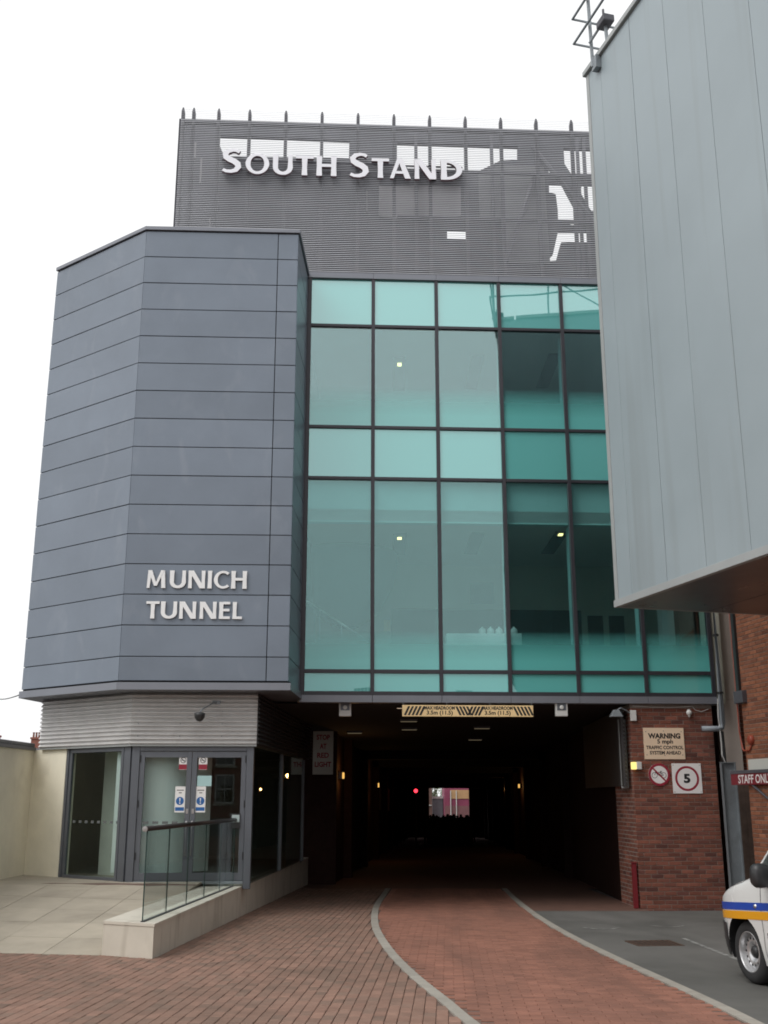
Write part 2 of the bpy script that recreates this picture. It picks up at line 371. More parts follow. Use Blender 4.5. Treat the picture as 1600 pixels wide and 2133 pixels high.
def glyph(ch):
    if ch == 'I': return [stem(0.1)]
    if ch == 'L': return [stem(0.1), bar(0.19, 0.52, 0.07)]
    if ch == 'E': return [stem(0.1), bar(0.19, 0.56, 0.07), bar(0.19, 0.53, 0.52), bar(0.19, 0.56, 0.93)]
    if ch == 'T': return [stem(0.36, 0, 0.86), bar(0.0, 0.72, 0.93)]
    if ch == 'H': return [stem(0.1), stem(0.68), bar(0.19, 0.59, 0.53)]
    if ch == 'N': return [stem(0.09, w=0.16), stem(0.71, w=0.16), diag(0.13, 1.0, 0.67, 0.0, 0.24, 0.24)]
    if ch == 'M': return [diag(0.09, 0, 0.15, 1, 0.15, 0.17), diag(0.87, 0, 0.81, 1, T_, T_),
                          diag(0.16, 1, 0.47, 0.12, 0.2, 0.16), diag(0.80, 1, 0.47, 0.12, 0.16, 0.12)]
    if ch == 'A': return [diag(0.08, 0, 0.37, 1, 0.15, 0.16), diag(0.72, 0, 0.41, 1, 0.23, 0.2), bar(0.24, 0.58, 0.30, 0.13)]
    if ch == 'O': return [arc(0.47, 0.5, 0.38, 0.44, 0, 360, 0.13, T_, 36, True)]
    if ch == 'C': return [arc(0.50, 0.5, 0.40, 0.44, 48, 312, 0.13, T_, 28)]
    if ch == 'D': return [stem(0.1), arc(0.19, 0.5, 0.46, 0.43, 90, -90, 0.14, T_, 24)]
    if ch == 'U':
        P = [(0.1, 1.0), (0.1, 0.7)] + [(0.39 + 0.29 * math.cos(R(a)), 0.36 + 0.30 * math.sin(R(a))) for a in range(180, 361, 15)] + [(0.68, 0.7), (0.68, 1.0)]
        W = [T_ * 1.1, T_] + [0.15 + 0.05 * abs(math.cos(R(a))) for a in range(180, 361, 15)] + [0.17, 0.18]
        return [stroke(P, W)]
    if ch == 'S':
        P = [(0.60, 0.86), (0.50, 0.925), (0.37, 0.94), (0.22, 0.89), (0.13, 0.77), (0.16, 0.65), (0.28, 0.56), (0.43, 0.48), (0.54, 0.38), (0.57, 0.25), (0.49, 0.12), (0.34, 0.065), (0.18, 0.07), (0.06, 0.13)]
        W = [0.12, 0.12, 0.13, 0.16, 0.19, 0.21, 0.22, 0.22, 0.22, 0.2, 0.17, 0.14, 0.12, 0.12]
        return [stroke(P, W)]
def letter_mesh(ch, fr, x0, x1, z0, z1, y0, y1):
    st = glyph(ch)
    allp = [p for Lp, Rp, _ in st for p in Lp + Rp]
    ax, bx = min(p[0] for p in allp), max(p[0] for p in allp); ay, by = min(p[1] for p in allp), max(p[1] for p in allp)
    tr = lambda p: (x0 + (p[0] - ax) / (bx - ax) * (x1 - x0), z0 + (p[1] - ay) / (by - ay) * (z1 - z0))
    mb = MB()
    for k, (Lp, Rp, cl) in enumerate(st):
        A = [tr(p) for p in Lp]; B = [tr(p) for p in Rp]; n = len(A); yy = y1 + 0.0015 * k; yb = y0 - 0.0015 * k
        vs = [fr(a, yy, b) for a, b in A] + [fr(a, yy, b) for a, b in B] + [fr(a, yb, b) for a, b in A] + [fr(a, yb, b) for a, b in B]
        rng = range(n if cl else n - 1)
        mb.add(vs, [(i, (i + 1) % n, n + (i + 1) % n, n + i) for i in rng], 0)
        fs = []
        for i in rng:
            j = (i + 1) % n
            fs += [(i, j, 2 * n + j, 2 * n + i), (n + i, n + j, 3 * n + j, 3 * n + i), (2 * n + i, 2 * n + j, 3 * n + j, 3 * n + i)]
        if not cl: fs += [(0, n, 3 * n, 2 * n), (n - 1, 2 * n - 1, 4 * n - 1, 3 * n - 1)]
        mb.add(vs, fs, 1)
    return mb

# ------------------------------------------------------------------ plain sign text (built-in font), fitted into a box of a frame
def text_mb(body, fr, x0, x1, z0, z1, y0, y1, weight=0.0, slant=0.0):
    cu = bpy.data.curves.new('text', 'FONT'); cu.body = body; cu.offset = weight; cu.resolution_u = 3
    o = bpy.data.objects.new('text', cu); C.objects.link(o)
    dg = bpy.context.evaluated_depsgraph_get(); dg.update()
    me = o.evaluated_get(dg).to_mesh()
    V = [tuple(v.co) for v in me.vertices]; F = [tuple(p.vertices) for p in me.polygons]
    o.evaluated_get(dg).to_mesh_clear()
    bpy.data.objects.remove(o); bpy.data.curves.remove(cu)
    ax, bx = min(v[0] for v in V), max(v[0] for v in V); ay, by = min(v[1] for v in V), max(v[1] for v in V)
    mb = MB()
    mp = lambda v, y: fr(x0 + (v[0] - ax) / (bx - ax) * (x1 - x0) + slant * (v[1] - ay), y, z0 + (v[1] - ay) / (by - ay) * (z1 - z0))
    mb.add([mp(v, y1) for v in V], F)
    return mb

def ring_mb(fr, cx, cz, r0, r1, y, n=48):
    vs = [fr(cx + r * math.cos(2 * math.pi * k / n), y, cz + r * math.sin(2 * math.pi * k / n)) for r in (r0, r1) for k in range(n)]
    return MB().add(vs, [(k, (k + 1) % n, n + (k + 1) % n, n + k) for k in range(n)])
def disc_poly(cx, cz, r, n=48): return [(cx + r * math.cos(2 * math.pi * k / n), cz + r * math.sin(2 * math.pi * k / n)) for k in range(n)]

# shared unit brick (one mesh, copied): length x depth x height with a small arris
def brick_mesh(name, lx, ly, lz, mat, ch=0.004):
    mb = MB(); a, b = lx / 2, ly / 2
    lo = [(-a, -b, 0), (a, -b, 0), (a, b, 0), (-a, b, 0)]
    mid = [(-a, -b, lz - ch), (a, -b, lz - ch), (a, b, lz - ch), (-a, b, lz - ch)]
    top = [(-a + ch, -b + ch, lz), (a - ch, -b + ch, lz), (a - ch, b - ch, lz), (-a + ch, b - ch, lz)]
    mb.add(lo + mid + top, [(0, 1, 5, 4), (1, 2, 6, 5), (2, 3, 7, 6), (3, 0, 4, 7), (4, 5, 9, 8), (5, 6, 10, 9), (6, 7, 11, 10), (7, 4, 8, 11), (8, 9, 10, 11)])
    me = bpy.data.meshes.new(name); me.from_pydata(mb.v, [], mb.f); me.materials.append(mat)
    return me
def piece(name, me, loc, parent, rot=None):
    o = bpy.data.objects.new(name, me); C.objects.link(o); attach(o, loc, parent)
    if rot is not None: o.rotation_euler = rot
    return o
def merge_copies(name, me, mats, mat, parent, kind='stuff'):
    mb = MB(); V = [v.co.copy() for v in me.vertices]; F = [tuple(p.vertices) for p in me.polygons]
    for mt in mats: mb.add([mt @ v for v in V], F)
    o = mb.build(name, mat, parent, recalc=False); tag(o, kind=kind); return o

# ================================================================== GROUND
def interp(tab, y):
    if y <= tab[0][0]: i = 0
    elif y >= tab[-1][0]: i = len(tab) - 2
    else: i = max(k for k in range(len(tab) - 1) if tab[k][0] <= y)
    (y0, x0), (y1, x1) = tab[i], tab[i + 1]
    return x0 + (x1 - x0) * (y - y0) / (y1 - y0)
def smoothtab(tab):     # Catmull-Rom resample so the kerbs read as curves
    out = []
    for i in range(len(tab) - 1):
        p0 = tab[max(i - 1, 0)]; p1 = tab[i]; p2 = tab[i + 1]; p3 = tab[min(i + 2, len(tab) - 1)]
        for k in range(6):
            t = k / 6
            c = [0.5 * ((2 * p1[j]) + (-p0[j] + p2[j]) * t + (2 * p0[j] - 5 * p1[j] + 4 * p2[j] - p3[j]) * t * t + (-p0[j] + 3 * p1[j] - 3 * p2[j] + p3[j]) * t ** 3) for j in (0, 1)]
            out.append(tuple(c))
    out.append(tab[-1]); return out
K1 = smoothtab([(-4, 3.2), (2, 2.0), (6, 1.27), (9.38, 0.715), (10.5, 0.555), (12.19, 0.305), (14.31, 0.07), (17.0, -0.115), (19.45, -0.16), (21.5, -0.13), (24, -0.02), (27, 0.12)])
K2 = smoothtab([(-4, 3.3), (2, 3.2), (6, 3.1), (9.38, 3.0), (10.5, 2.95), (11.85, 2.86), (13.6, 2.735), (16.0, 2.62), (18.55, 2.58), (20.96, 2.61), (24, 2.7), (27, 2.84)])
x1 = lambda y: interp(K1, y); x2 = lambda y: interp(K2, y)
ys = [-3000, -600, -100, -30, -10, 0, 5, 10, 15, 20, 30, 60, 110, 200, 600, 3000]; xs = [-3000, -400, -60, -20, 0, 20, 60, 400, 3000]
mb = MB(); mb.add([(x, y, gz(y) - 0.035) for y in ys for x in xs],
                  [(j * len(xs) + i, j * len(xs) + i + 1, (j + 1) * len(xs) + i + 1, (j + 1) * len(xs) + i) for j in range(len(ys) - 1) for i in range(len(xs) - 1)])
tag(mb.build('ground', m_ground), kind='structure')

def strip(name, left, right, y0, y1, dz, mat, n=40):
    mb = MB(); vs = []
    for k in range(n + 1):
        y = y0 + (y1 - y0) * k / n
        vs += [(left(y), y, gz(y) + dz), (right(y), y, gz(y) + dz)]
    mb.add(vs, [(2 * k, 2 * k + 1, 2 * k + 3, 2 * k + 2) for k in range(n)])
    return mb.build(name, mat)
def ramp_front(x):     # front edge of the plinth and of the slab ramp
    if x > -2.72: return 1e9
    if x > -3.4: return 13.5 + (-2.72 - x) * 0.48
    return 13.83 + (-3.4 - x) * 0.185
plinth_x = lambda y: -2.72 + 0.058 * (y - 13.5)

def paving(name, mat, lx, ly, rot, ylo, yhi, xlo, xhi, inside, pick):
    base = strip(name, xlo, xhi, ylo, yhi, -0.012, m_bed)
    tag(base, kind='structure')
    me = brick_mesh('paver', lx - 0.0042, ly - 0.0042, 0.03, mat, 0.005)
    pos = []
    a = math.atan(0.058); ca, sa = math.cos(a), math.sin(a)
    rows = int((yhi - ylo) / ly) + 60
    if rot:      # long side along the depth: columns
        for i in range(-130, 130):
            for j in range(rows // 2 + 40):
                px, py = i * lx, ylo - 3 + (j + 0.5 * (i % 2)) * ly
                pos.append((px, py))
    else:
        for j in range(-20, rows + 20):
            for i in range(-60, 60):
                pos.append(((i + 0.5 * (j % 2)) * lx, ylo - 1 + j * ly))
    rnd = random.Random(3); out = []
    for px, py in pos:
        x = px * ca + (py - 14) * sa; y = (py - 14) * ca - px * sa + 14
        if ylo < y < yhi and inside(x, y): out.append((x, y))
    out.sort(key=lambda p: pick(p))
    mats = []
    for k, (x, y) in enumerate(out):
        z = gz(y) - 0.03 + rnd.uniform(-0.0025, 0.0025)
        e = (-G + rnd.uniform(-0.006, 0.006), rnd.uniform(-0.006, 0.006), -a + rnd.uniform(-0.012, 0.012))
        if k < 300: piece('paver', me, (x, y, z), base, e)
        else:
            from mathutils import Euler
            mats.append(Matrix.Translation((x, y, z)) @ Euler(e).to_matrix().to_4x4())
    merge_copies('paver_field', me, mats, mat, base)
    print(name, len(out))
hw = 0.06
visx = lambda y: -0.37 * y - 0.8
paving('brick_forecourt', m_paver, 0.105, 0.21, True, 7.6, 26.4, lambda y: max(-7.4, visx(y)) if y < 13.2 else plinth_x(y) - 0.1, lambda y: x1(y) - hw,
       lambda x, y: visx(y) + 0.3 < x < x1(y) - hw and (y < ramp_front(x) + (0.11 if x > -3.4 else 0.0) if x < plinth_x(y) + 0.02 else True),
       lambda p: abs(p[0] + 1.0) * 0.55 + p[1] if p[1] > 9.2 else 50 + p[1])
paving('brick_lane', m_lane, 0.21, 0.105, False, 7.6, 26.4, lambda y: x1(y) + hw, lambda y: x2(y) - hw,
       lambda x, y: x1(y) + hw + 0.04 < x < x2(y) - hw - 0.04, lambda p: p[1] if p[1] > 9.2 else 50 + p[1])
# plain stretches of the same paving nearer than the frame and in the tunnel
tag(strip('forecourt_near', lambda y: -14, lambda y: x1(y) - hw, -6, 7.6, -0.004, m_paver), kind='structure')
tag(strip('lane_near', lambda y: x1(y) + hw, lambda y: x2(y) - hw, -6, 7.6, -0.004, m_lane), kind='structure')
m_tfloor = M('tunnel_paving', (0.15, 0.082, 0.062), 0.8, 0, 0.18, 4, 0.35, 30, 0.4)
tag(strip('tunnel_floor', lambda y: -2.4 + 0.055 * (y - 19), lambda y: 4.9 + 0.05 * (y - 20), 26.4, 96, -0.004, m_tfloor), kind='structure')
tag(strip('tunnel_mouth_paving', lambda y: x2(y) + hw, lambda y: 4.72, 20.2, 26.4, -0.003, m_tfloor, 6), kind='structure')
mb = MB()
tag(strip('asphalt_road', lambda y: x2(y) + hw, lambda y: 16, -6, 20.2, -0.002, m_asphalt, 60), kind='structure')
def kerb(name, fx, y0, y1):
    root = strip(name, lambda y: fx(y) - hw, lambda y: fx(y) + hw, y0, y1, -0.010, m_bed); tag(root, kind='structure')
    y = y0; rnd = random.Random(5)
    while y < y1 - 0.05:
        ye = min(y + 0.62, y1); mb = MB(); n = 4; P = []
        for k in range(n + 1):
            yy = y + 0.004 + (ye - y - 0.008) * k / n
            for dx, dz in ((-hw + 0.003, -0.03), (-hw + 0.003, 0.004), (hw - 0.003, 0.004), (hw - 0.003, -0.03)):
                P.append((fx(yy) + dx, yy, gz(yy) + dz))
        F = [(4 * k + a, 4 * k + (a + 1) % 4, 4 * k + 4 + (a + 1) % 4, 4 * k + 4 + a) for k in range(n) for a in range(4)]
        F += [(0, 1, 2, 3), (4 * n, 4 * n + 1, 4 * n + 2, 4 * n + 3)]
        mb.add(P, F).build('kerb_stone', m_kerb, root); y = ye
kerb('kerb', x1, 4.0, 26.4)
kerb('kerb', x2, 4.0, 26.4)
# worn paint on the asphalt
m_paint = M('worn_paint', (0.30, 0.30, 0.285), 0.8, 0, 0.25, 14, stain=((0.125, 0.125, 0.12), 9, 0.45, 0.6, 0.9))
def paintline(name, pts, w, label):
    mb = MB(); P = []
    for i, (x, y) in enumerate(pts):
        a = pts[max(i - 1, 0)]; b = pts[min(i + 1, len(pts) - 1)]; tx, ty = b[0] - a[0], b[1] - a[1]; l = math.hypot(tx, ty)
        P += [(x - ty / l * w / 2, y + tx / l * w / 2, gz(y) + 0.003), (x + ty / l * w / 2, y - tx / l * w / 2, gz(y) + 0.003)]
    mb.add(P, [(2 * k, 2 * k + 1, 2 * k + 3, 2 * k + 2) for k in range(len(pts) - 1)])
    tag(mb.build(name, m_paint), kind='structure')
paintline('road_marking', [(4.11, 15.7), (4.13, 12.9), (4.15, 10.5)], 0.06, '')
paintline('road_scuff', [(3.0 + 0.55 * t, 17.2 - 0.25 * math.sin(math.pi * t)) for t in [k / 8 for k in range(9)]], 0.05, '')
paintline('road_scuff', [(4.1 + 0.5 * t, 17.5 - 0.2 * math.sin(math.pi * t)) for t in [k / 8 for k in range(9)]], 0.04, '')
# drain grating
dr = thing('drain_grating', 'rusty slotted drain grating set flush in the asphalt', 'drain', (3.6, 15.05, gz(15.05)))
zf = gz(15.05)
fd = frame(3.28, 14.78, 6)
mb = MB()
for a in ((0, 0.62, -0.04, 0), (0, 0.62, -0.56, -0.52)): mb.fbox(fd, a[0], a[1], a[2], a[3], zf - 0.02, zf + 0.006)
mb.fbox(fd, 0, 0.04, -0.52, -0.04, zf - 0.02, zf + 0.006); mb.fbox(fd, 0.58, 0.62, -0.52, -0.04, zf - 0.02, zf + 0.006)
mb.build('frame', m_rust, dr)
box('pit', fd, 0.04, 0.58, -0.52, -0.04, zf - 0.02, zf + 0.0005, m_black, dr)
for k in range(7):
    x = 0.065 + k * 0.075
    box('bar', fd, x, x + 0.04, -0.52, -0.04, zf + 0.001, zf + 0.005, m_rust, dr)

# ================================================================== SWEEPS ROUND THE TOWER PLAN
AL, AB, BR, CR = (-6.72, 20.03), (-4.53, 18.37), (-1.64, 18.50), (-1.58, 20.24)
def offline(pts, d):
    pts = [Vector(p) for p in pts]; out = []
    nrm = []
    for i in range(len(pts) - 1):
        t = (pts[i + 1] - pts[i]).normalized(); nrm.append(Vector((t.y, -t.x)))
    for i, p in enumerate(pts):
        if i == 0: out.append(p + nrm[0] * d)
        elif i == len(pts) - 1: out.append(p + nrm[-1] * d)
        else:
            b = (nrm[i - 1] + nrm[i]).normalized(); out.append(p + b * (d / b.dot(nrm[i])))
    return out
def sweep(pts, prof):      # closed profile of (offset outwards, z)
    mb = MB(); n = len(prof); cols = [offline(pts, d) for d, z in prof]
    vs = [(cols[j][i].x, cols[j][i].y, prof[j][1]) for i in range(len(pts)) for j in range(n)]
    fs = [(i * n + j, i * n + (j + 1) % n, (i + 1) * n + (j + 1) % n, (i + 1) * n + j) for i in range(len(pts) - 1) for j in range(n)]
    mb.add(vs, fs)
    for i in (0, len(pts) - 1):
        tr = tessellate_polygon([[Vector((d, z, 0)) for d, z in prof]])
        mb.add([vs[i * n + j] for j in range(n)], tr)
    return mb
rect = lambda d0, d1, z0, z1: [(d0, z0), (d1, z0), (d1, z1), (d0, z1)]

# ------------------------------------------------------------------ the clad tower
tw = thing('clad_tower', 'dark grey panelled tower with chamfered left side above the glass entrance', 'building', (-4.2, 19.4, 0))
core = [AL, AB, BR, CR]
ci = offline(core, -0.035)
poly = [(p.x, p.y) for p in ci] + [(-1.55, 24.0), (-6.0, 24.0)]
mb = MB(); n = len(poly)
mb.add([(x, y, 3.37) for x, y in poly] + [(x, y, 12.06) for x, y in poly],
       [tuple(range(n))[::-1], tuple(range(n, 2 * n))] + [(i, (i + 1) % n, n + (i + 1) % n, n + i) for i in range(n)])
mb.build('backing_wall', m_joint, tw)
fA, LA = frame2(AL, AB); fB, LB = frame2(AB, BR); fC, LC = frame2(BR, CR)
rows = [3.515, 3.93] + [3.93 + 0.5405 * k for k in range(1, 16)]
g = 0.007
rp = random.Random(11)
for zi in range(len(rows) - 1):
    z0, z1 = rows[zi] + g, rows[zi + 1] - g
    for fr, segs in ((fA, [(0.0, LA)]), (fB, [(0.0, 2.51), (2.51, LB)]), (fC, [(0.0, LC)])):
        for a, b in segs:
            aa = a + (g if a > 0 else 0.004); bb = b - (g if b < LB - 0.1 and fr is fB else 0.004)
            t0, t1 = rp.uniform(-0.0025, 0.0025), rp.uniform(-0.0025, 0.0025)
            mb = MB().hexa([fr(aa, -0.03, z0), fr(bb, -0.03, z0), fr(bb, t0, z0), fr(aa, t1, z0),
                            fr(aa, -0.03, z1), fr(bb, -0.03, z1), fr(bb, t1, z1), fr(aa, t0, z1)])
            mb.build('cladding_panel', m_panel, tw, bevel=0.004)
sweep(core, rect(-0.25, 0.035, 12.052, 12.125)).build('coping', m_trim, tw, bevel=0.004)
sweep(core, rect(-0.03, 0.045, 3.36, 3.485)).build('fascia', m_trim, tw, bevel=0.004)
# underside
so = offline(core, 0.04)
poly = [(p.x, p.y) for p in so] + [(-1.5, 24), (-6.2, 24)]
mb = MB(); mb.add([(x, y, 3.362) for x, y in poly], [tuple(range(6))]); mb.build('soffit', m_trim, tw)
# corrugated band (front and chamfer bright, tunnel side with its shade put into the colour)
P1, P2 = offline([AL, AB, BR], -0.5)[:2]
P3 = Vector((-2.21, 18.975)); P4 = Vector((-1.78, 26.4))
def corr_prof(z0, z1, pitch=0.073, amp=0.040):
    n = round((z1 - z0) / pitch); p = (z1 - z0) / n; pr = []
    for k in range(n):
        z = z0 + k * p
        pr += [(0.0, z), (0.0, z + 0.12 * p), (amp, z + 0.26 * p), (amp, z + 0.42 * p), (0.1 * amp, z + 0.92 * p)]
    pr += [(0.0, z1 - 0.001), (-0.04, z1), (-0.04, z0)]
    return pr
sweep([P1, P2, P3], corr_prof(2.475, 3.358)).build('corrugated_cladding', m_corr, tw)
sweep([P3 + Vector((0, 0.03)), P4], corr_prof(2.475, 3.358)).build('corrugated_cladding', m_corr_shade, tw)
sweep([P1, P2, P3], rect(-0.05, 0.012, 2.448, 2.472)).build('drip_flashing', m_boxtrim, tw)
fCB, LCB = frame2(P2, P3)
for k in range(3):       # fixing screws on the front sheet
    for r in range(4):
        MB().lathe(fCB(0.12 + k * 0.72, 0.018, 2.62 + r * 0.21), fCB(0, 1, 0) - fCB(0, 0, 0), [(0.0, 0.006), (0.008, 0.005), (0.009, 0.0)], 8).build('screw', m_galv, tw)
# ---------------- ground floor: cream return, glazed chamfer, double doors, glass along the tunnel
Q = offline([AL, AB, BR], -0.58); Q1, Q2 = Q[0], Q[1]; Q3 = Vector((-2.26, 19.05))
fE, LE = frame2(Q1, Q2); fD, LD = frame2(Q2, Q3)
ZF = 0.225
box('rendered_wall', fE, -0.28, 0.735, -0.2, 0.02, -0.25, 2.449, m_render, tw)
def member(fr, a, b, z0, z1, nm, y0=-0.06, y1=0.02, mat=None): return box(nm, fr, a, b, y0, y1, z0, z1, mat or m_frame, tw, 0.004)
member(fE, 0.737, 0.80, ZF - 0.1, 2.447, 'frame_post', -0.06, 0.012); member(fE, 0.806, 0.875, ZF - 0.1, 2.447, 'frame_post', -0.06, -0.005)
member(fE, LE - 0.26, LE - 0.20, ZF - 0.1, 2.447, 'frame_post', -0.06, 0.03); member(fE, LE - 0.197, LE - 0.03, ZF - 0.1, 2.447, 'frame_post')
member(fE, 0.88, LE - 0.265, 2.37, 2.446, 'frame_head'); member(fE, 0.88, LE - 0.265, ZF - 0.03, ZF + 0.05, 'frame_sill')
box('window_pane', fE, 0.878, LE - 0.262, -0.03, -0.022, ZF + 0.05, 2.37, m_gl_door, tw)
for k in range(8):
    a = 1.0 + k * 0.17
    box('frosted_square', fE, a, a + 0.08, -0.0215, -0.0205, ZF + 0.93, ZF + 0.975, m_frost, tw)
xd0, xm, xd1 = 0.13, 1.03, 1.97          # door opening along the front
member(fD, 0.0, xd0, ZF - 0.1, 2.447, 'frame_post'); member(fD, xd1, LD, ZF - 0.12, 2.447, 'frame_post', -0.10, 0.025)
member(fD, xd0 + 0.002, xd1 - 0.002, 2.37, 2.446, 'frame_head')
member(fD, xd0 + 0.002, xd1 - 0.002, ZF - 0.04, ZF + 0.004, 'threshold', -0.08, 0.03, m_galv)
def leaf(a, b, hinge):
    d = MB()
    for q in ((a, a + 0.085), (b - 0.085, b)): d.fbox(fD, q[0], q[1], -0.045, 0.0, ZF + 0.01, 2.362)
    d.fbox(fD, a + 0.085, b - 0.085, -0.044, -0.001, 2.26, 2.361); d.fbox(fD, a + 0.085, b - 0.085, -0.044, -0.001, ZF + 0.011, ZF + 0.14)
    dd = d.build('door', m_frame, tw, bevel=0.003)
    box('pane', fD, a + 0.084, b - 0.084, -0.026, -0.018, ZF + 0.139, 2.261, m_gl_door, dd)
    hx = b - 0.045 if hinge < 0 else a + 0.045
    pts = [fD(hx, 0.0, ZF + 0.98), fD(hx, 0.05, ZF + 0.98), fD(hx, 0.05, ZF + 0.42), fD(hx, 0.0, ZF + 0.42)]
    MB().tube(pts, 0.011, 8).build('pull_handle', m_chrome, dd, smooth=True)
    box('lock', fD, hx - 0.02, hx + 0.02, 0.0, 0.006, ZF + 1.10, ZF + 1.18, m_chrome, dd)
    for zz in (0.35, 1.2, 1.95):
        hxx = a + 0.01 if hinge < 0 else b - 0.01
        MB().tube([fD(hxx, 0.008, ZF + zz), fD(hxx, 0.008, ZF + zz + 0.12)], 0.012, 8).build('hinge', m_blackpl, dd)
    if hinge < 0:
        for k in range(4):
            q = a + 0.10 + k * 0.165
            box('frosted_square', fD, q, q + 0.10, -0.0175, -0.0165, ZF + 0.93, ZF + 0.975, m_frost, dd)
leaf(xd0 + 0.005, xm - 0.004, -1); leaf(xm + 0.004, xd1 - 0.005, 1)
# side glass above the plinth, running into the tunnel
R0 = Vector((-2.285, 19.16)); R1 = Vector((-1.905, 26.2)); fS, LS = frame2(R0, R1)
for k in range(3):
    a = k * LS / 2
    box('frame_post', fS, a - 0.03, a + 0.03, -0.06, 0.02, 0.165, 2.45, m_frame, tw)
for k in range(2):
    box('window_pane', fS, k * LS / 2 + 0.032, (k + 1) * LS / 2 - 0.032, -0.02, -0.012, 0.17, 2.45, m_gl_door, tw)
# lobby behind the glass
lobby_plan = [(-6.05, 20.62), (-4.36, 19.30), (-2.42, 19.36), (-2.02, 26.3), (-6.1, 26.3)]
def vprism(mb, poly, z0, z1):
    n = len(poly); tr = tessellate_polygon([[Vector((a, b, 0)) for a, b in poly]])
    mb.add([(a, b, z1) for a, b in poly], tr); mb.add([(a, b, z0) for a, b in poly], tr)
    return mb.add([(a, b, z0) for a, b in poly] + [(a, b, z1) for a, b in poly], [(i, (i + 1) % n, n + (i + 1) % n, n + i) for i in range(n)])
vprism(MB(), lobby_plan, 0.12, 0.2).build('lobby_floor', m_lobby, tw)
box('lobby_wall', WF, -6.1, -1.95, 26.35, 26.5, 0.1, 2.6, m_lobby, tw); box('lobby_wall', WF, -6.3, -6.12, 20.9, 26.5, 0.1, 2.6, m_lobby, tw)
vprism(MB(), lobby_plan, 2.5, 2.6).build('lobby_ceiling', m_lobby, tw)
box('lobby_partition', fE, 0.75, 2.15, -0.95, -0.85, 0.2, 2.5, M('partition_grey', (0.72, 0.73, 0.66), 0.8), tw)
scr = MB()
sp_ = [(-4.15 + 1.10 * math.sin(R(a)), 20.32 - 1.10 * math.cos(R(a))) for a in range(-30, 71, 5)]
ip_ = [(-4.15 + 1.04 * math.sin(R(a)), 20.32 - 1.04 * math.cos(R(a))) for a in range(70, -31, -5)]
pl_ = sp_ + ip_; n = len(pl_)
scr.add([(a, b, ZF + 0.12) for a, b in pl_] + [(a, b, ZF + 2.2) for a, b in pl_], [(i, (i + 1) % n, n + (i + 1) % n, n + i) for i in range(n)] + [(i, i + 1, n - 2 - i, n - 1 - i) for i in range(n // 2 - 1)] + [(n + i, n + i + 1, 2 * n - 2 - i, 2 * n - 1 - i) for i in range(n // 2 - 1)])
so_ = scr.build('curved_screen', M('frosted_screen', (0.88, 0.90, 0.88), 0.5, 0, 0.03))
tag(so_, 'pale curved screen standing in the lobby behind the left door', 'screen')
# ---------------- notices on the door glass
def notice(name, label, x, z, w, h, parts):
    o = box(name, fD, x, x + w, -0.0165, -0.0135, z, z + h, m_signw); tag(o, label, 'notice')
    for nm, (a, b, c, d), mt in parts:
        box(nm, fD, x + a * w, x + b * w, -0.0133, -0.0125, z + c * h, z + d * h, mt, o)
    return o
for xa, nm in ((xm - 0.225, 'left'), (xm + 0.115, 'right')):
    o = notice('no_smoking_notice', 'white no smoking notice with red band at top of %s door' % nm, xa, ZF + 1.83, 0.145, 0.225, [('red_band', (0.0, 1.0, 0.02, 0.40), m_signred)])
    ring_mb(fD, xa + 0.072, ZF + 1.99, 0.040, 0.050, -0.012, 24).build('ring', m_black, o)
    MB().prism([(xa + 0.042, ZF + 2.012), (xa + 0.05, ZF + 2.02), (xa + 0.102, ZF + 1.968), (xa + 0.094, ZF + 1.96)], fD, -0.0124, -0.0118).build('bar', m_black, o)
    box('cigarette', fD, xa + 0.04, xa + 0.10, -0.0124, -0.0120, ZF + 1.985, ZF + 1.995, m_black, o)
for xa, nm in ((xm - 0.265, 'left'), (xm + 0.085, 'right')):
    o = notice('fire_door_notice', 'tall white notice with blue exclamation disc on %s door' % nm, xa, ZF + 0.98 + 0.14, 0.17, 0.43,
               [('text_line', (0.15, 0.85, 0.84, 0.87), m_black), ('text_line', (0.35, 0.65, 0.74, 0.77), m_black), ('blue_band', (0.06, 0.94, 0.06, 0.2), m_blue)])
    cz = ZF + 1.12 + 0.43 * 0.44
    MB().prism(disc_poly(xa + 0.085, cz, 0.068, 28), fD, -0.0135, -0.0125).build('blue_disc', m_blue, o)
    MB().prism([(xa + 0.074, cz + 0.048), (xa + 0.096, cz + 0.048), (xa + 0.090, cz - 0.015), (xa + 0.080, cz - 0.015)], fD, -0.0125, -0.0118).build('exclamation_mark', m_signw, o)
    MB().prism(disc_poly(xa + 0.085, cz - 0.036, 0.012, 12), fD, -0.0125, -0.0118).build('exclamation_dot', m_signw, o)
o = box('paper_sheet', fD, xm + 0.10, xm + 0.345, -0.0165, -0.015, ZF + 1.555, ZF + 1.73, M('pale_blue_paper', (0.42, 0.62, 0.62), 0.7, 0, 0.02))
tag(o, 'blank pale blue sheet of paper on right door above the tall notice', 'paper')
o = box('notice_tray', fD, xm + 0.70, xm + 0.86, -0.0165, 0.03, ZF + 0.86, ZF + 1.10, m_blackpl); tag(o, 'dark framed box low on right door behind the handrail end', 'door box')
box('label_card', fD, xm + 0.72, xm + 0.85, 0.0305, 0.0315, ZF + 0.96, ZF + 1.08, M('pale_card', (0.40, 0.48, 0.48), 0.6), o)
